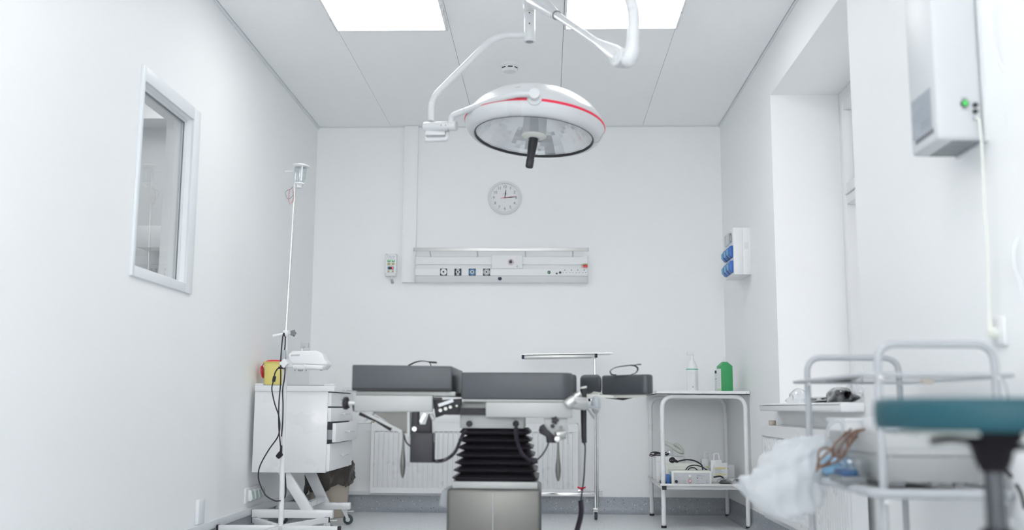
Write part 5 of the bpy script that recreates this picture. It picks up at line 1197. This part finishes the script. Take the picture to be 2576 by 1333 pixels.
# flat tray overhang (white) at left
tx_ = aY(2128, 1075, 2.9).x
t = thing('white_tray', 'shallow white tray on the grey case, above the brown tubing', 'tray', (tx_+.07, 2.99, z1+.0105))
MB().box(tx_, tx_+.14, 2.9, 3.08, z1+.0105, z1+.0135).box(tx_, tx_+.14, 2.9, 2.903, z1+.0135, z1+.042).box(tx_, tx_+.14, 3.077, 3.08, z1+.0135, z1+.042).box(tx_, tx_+.003, 2.903, 3.077, z1+.0135, z1+.042).box(tx_+.137, tx_+.14, 2.903, 3.077, z1+.0135, z1+.042).build('tray_body', 'white', t)
MB().tube(fillet([(tx_-.003, 2.895, z1+.042), (tx_+.143, 2.895, z1+.042), (tx_+.143, 3.085, z1+.042), (tx_-.003, 3.085, z1+.042), (tx_-.003, 2.895, z1+.042)], .006, 3)[:-1], .003, 8, closed=True).build('rim', 'white', t)
# brown tubing
c = MB(); rd = random.Random(4)
paths = [[(2052, 1186), (2066, 1172), (2095, 1166), (2118, 1148), (2135, 1120), (2150, 1092), (2168, 1082)],
         [(2055, 1182), (2060, 1160), (2090, 1130), (2112, 1105), (2130, 1085)],
         [(2062, 1178), (2058, 1150), (2064, 1130), (2085, 1128), (2108, 1150), (2116, 1120), (2140, 1090)],
         [(2070, 1172), (2100, 1145), (2120, 1115), (2148, 1085), (2175, 1080)],
         [(2080, 1130), (2078, 1090), (2092, 1066), (2108, 1058), (2120, 1072), (2118, 1100), (2122, 1130)],
         [(2072, 1174), (2092, 1152), (2098, 1120), (2122, 1098), (2142, 1078)],
         [(2084, 1168), (2112, 1158), (2130, 1132), (2134, 1104), (2160, 1086), (2182, 1084)],
         [(2066, 1176), (2105, 1160), (2134, 1125), (2158, 1095), (2190, 1080)]]
for i, pt in enumerate(paths): c.tube(spline([aY(x, y, 2.80+.016*i+rd.uniform(-.01, .01)) for x, y in pt], 8), .0032 if i != 4 else .0026, 8, 0 if i not in (4,) else 1)
o = c.build('tubing_bundle', ['brown', 'grey']); tag(o, 'tangled bundle of brown tubing over the left trolley shelf edge', 'tubing')
c = MB(); q = aY(2092, 1178, 3.0); blob(c, (q.x+.022, 3.02, zf+.03), .045, .10, .035, 31, amp=.25, floor=zf+.001); o = c.build('blue_package', mat('blue_film', rgb(120, 165, 196), .35), ang=60); tag(o, 'pale blue soft package under the brown tubing on the trolley', 'package')
t = thing('gauge_case', 'dark blue and clear case beside the blue package on the trolley', 'case', (aY(2160, 1180, 2.78).x, 2.78, zf))
a, b = aY(2118, 1198, 2.74), aY(2178, 1168, 2.74)
MB().box(a.x, b.x, 2.74, 2.86, zf, zf+.018).build('base', 'midgrey', t, bevel=.003); MB().box(a.x+.006, a.x+.05, 2.76, 2.84, zf+.018, zf+.035).build('block', mat('deep_blue', rgb(48, 84, 124), .4), t, bevel=.003)
MB().box(b.x-.040, b.x+.02, 2.77, 2.85, zf+.0185, zf+.065).build('clear_cover', 'clear', t, bevel=.003)
# plastic bag hanging from the trolley
c = MB(); n, k = 40, 22; vs = []; rd = random.Random(6)
ctl = [(2062, 1098, .012), (2040, 1112, .045), (2015, 1130, .075), (1990, 1165, .10), (1965, 1200, .115), (1945, 1235, .125), (1925, 1262, .12), (1935, 1290, .085), (1960, 1308, .03)]
path = spline([aY(x+18, y, 3.06) for x, y, r in ctl], 4); rads = []
for i in range(len(path)): f = i/(len(path)-1)*(len(ctl)-1); j = min(int(f), len(ctl)-2); rads.append(ctl[j][2]*(1-(f-j))+ctl[j+1][2]*(f-j))
for i, p in enumerate(path):
    for j in range(n):
        a_ = 2*PI*j/n; r_ = rads[i]*(1+.13*math.sin(5*a_+i*.5)+.08*math.sin(11*a_-i*.8)+rd.uniform(-.025, .025))*.82
        vs.append((p.x+r_*math.cos(a_), p.y+r_*.55*math.sin(a_), p.z+r_*.25*math.sin(2*a_+i*.3)*.5+r_*math.cos(a_)*-.35))
fs = [(i*n+j, i*n+(j+1) % n, (i+1)*n+(j+1) % n, (i+1)*n+j) for i in range(len(path)-1) for j in range(n)]+[tuple(range(n-1, -1, -1)), tuple((len(path)-1)*n+j for j in range(n))]
o = c.add(vs, fs).build('plastic_bag', 'whitebag', ang=70); tag(o, 'large translucent white plastic bag hanging from the trolley side', 'bag')
# white cabinet panel with dark leg seen under the trolley
# pen / probe behind stool
o = MB().tube([aY(2523, 1176, 2.5), aY(2545, 1200, 2.5)], .005, 10).tube(spline([aY(2556, 1218, 2.5), aY(2568, 1240, 2.5), aY(2578, 1280, 2.5)]), .0045, 10).build('black_probe', 'rubber'); tag(o, 'black cable and probe hanging at the far right by the stool', 'cable')

# ============================================================ STOOL
sx, sy = .737, 1.70
t = thing('stool', 'round teal swivel stool with black mechanism in the right foreground', 'stool', (sx, sy, 0))
zs0, zs1 = .6775, .7300; R_ = .183
MB().lathe([(0, zs1), (R_-.02, zs1), (R_-.006, zs1-.003), (R_-.001, zs1-.010), (R_, (zs0+zs1)/2), (R_-.001, zs0+.006), (R_-.008, zs0), (0, zs0)], 72, 0, Matrix.Translation((sx, sy, 0))).build('seat', 'teal', t, ang=60)
c = MB().tube([(sx, sy, zs0+.001), (sx, sy, zs0-.012), (sx, sy, zs0-.028), (sx, sy, zs0-.05), (sx, sy, zs0-.068)], [.05, .048, .034, .028, .020], 28); c.build('mechanism', 'matblack', t, bevel=.001)
MB().bar((sx-.13, sy+.01, zs0-.006), (sx+.13, sy+.01, zs0-.006), .09, .008).build('seat_plate', 'cream', t)
MB().tube(spline([(sx+.0, sy-.02, zs0-.018), (sx-.04, sy-.03, zs0-.017), (sx-.08, sy-.035, zs0-.014), (sx-.115, sy-.04, zs0-.018)]), .0055, 12).build('lever', 'matblack', t)
MB().tube(spline([(sx+.02, sy-.02, zs0-.028), (sx+.07, sy-.03, zs0-.024), (sx+.11, sy-.035, zs0-.022)]), .0055, 12).build('lever', 'matblack', t)
MB().cyl((sx, sy, zs0-.06), (sx, sy, .50), .0165, n=24).build('gas_column', 'darkchrome', t)
MB().tube([(sx, sy, .518), (sx, sy, .508), (sx, sy, .30)], [.024, .030, .028], 28).build('column_cover', 'matblack', t, bevel=.002)
for k in range(5):
    a_ = 2*PI*k/5+.3; d_ = V((math.cos(a_), math.sin(a_), 0)); p0_ = V((sx, sy, .31))+d_*.02; p1_ = V((sx, sy, .08))+d_*.26
    o = MB().tube(spline([p0_, V((sx, sy, .16))+d_*.10, p1_]), .016, 12).build('base_leg', 'matblack', t)
    c = MB().cyl(V((sx, sy, .028))+d_*.255-V((-d_.y, d_.x, 0))*.014, V((sx, sy, .028))+d_*.255+V((-d_.y, d_.x, 0))*.014, .027, n=20); c.build('wheel', 'matblack', o)
    MB().cyl(V((sx, sy, .05))+d_*.255, V((sx, sy, .08))+d_*.255, .008).build('caster_stem', 'steel', o)
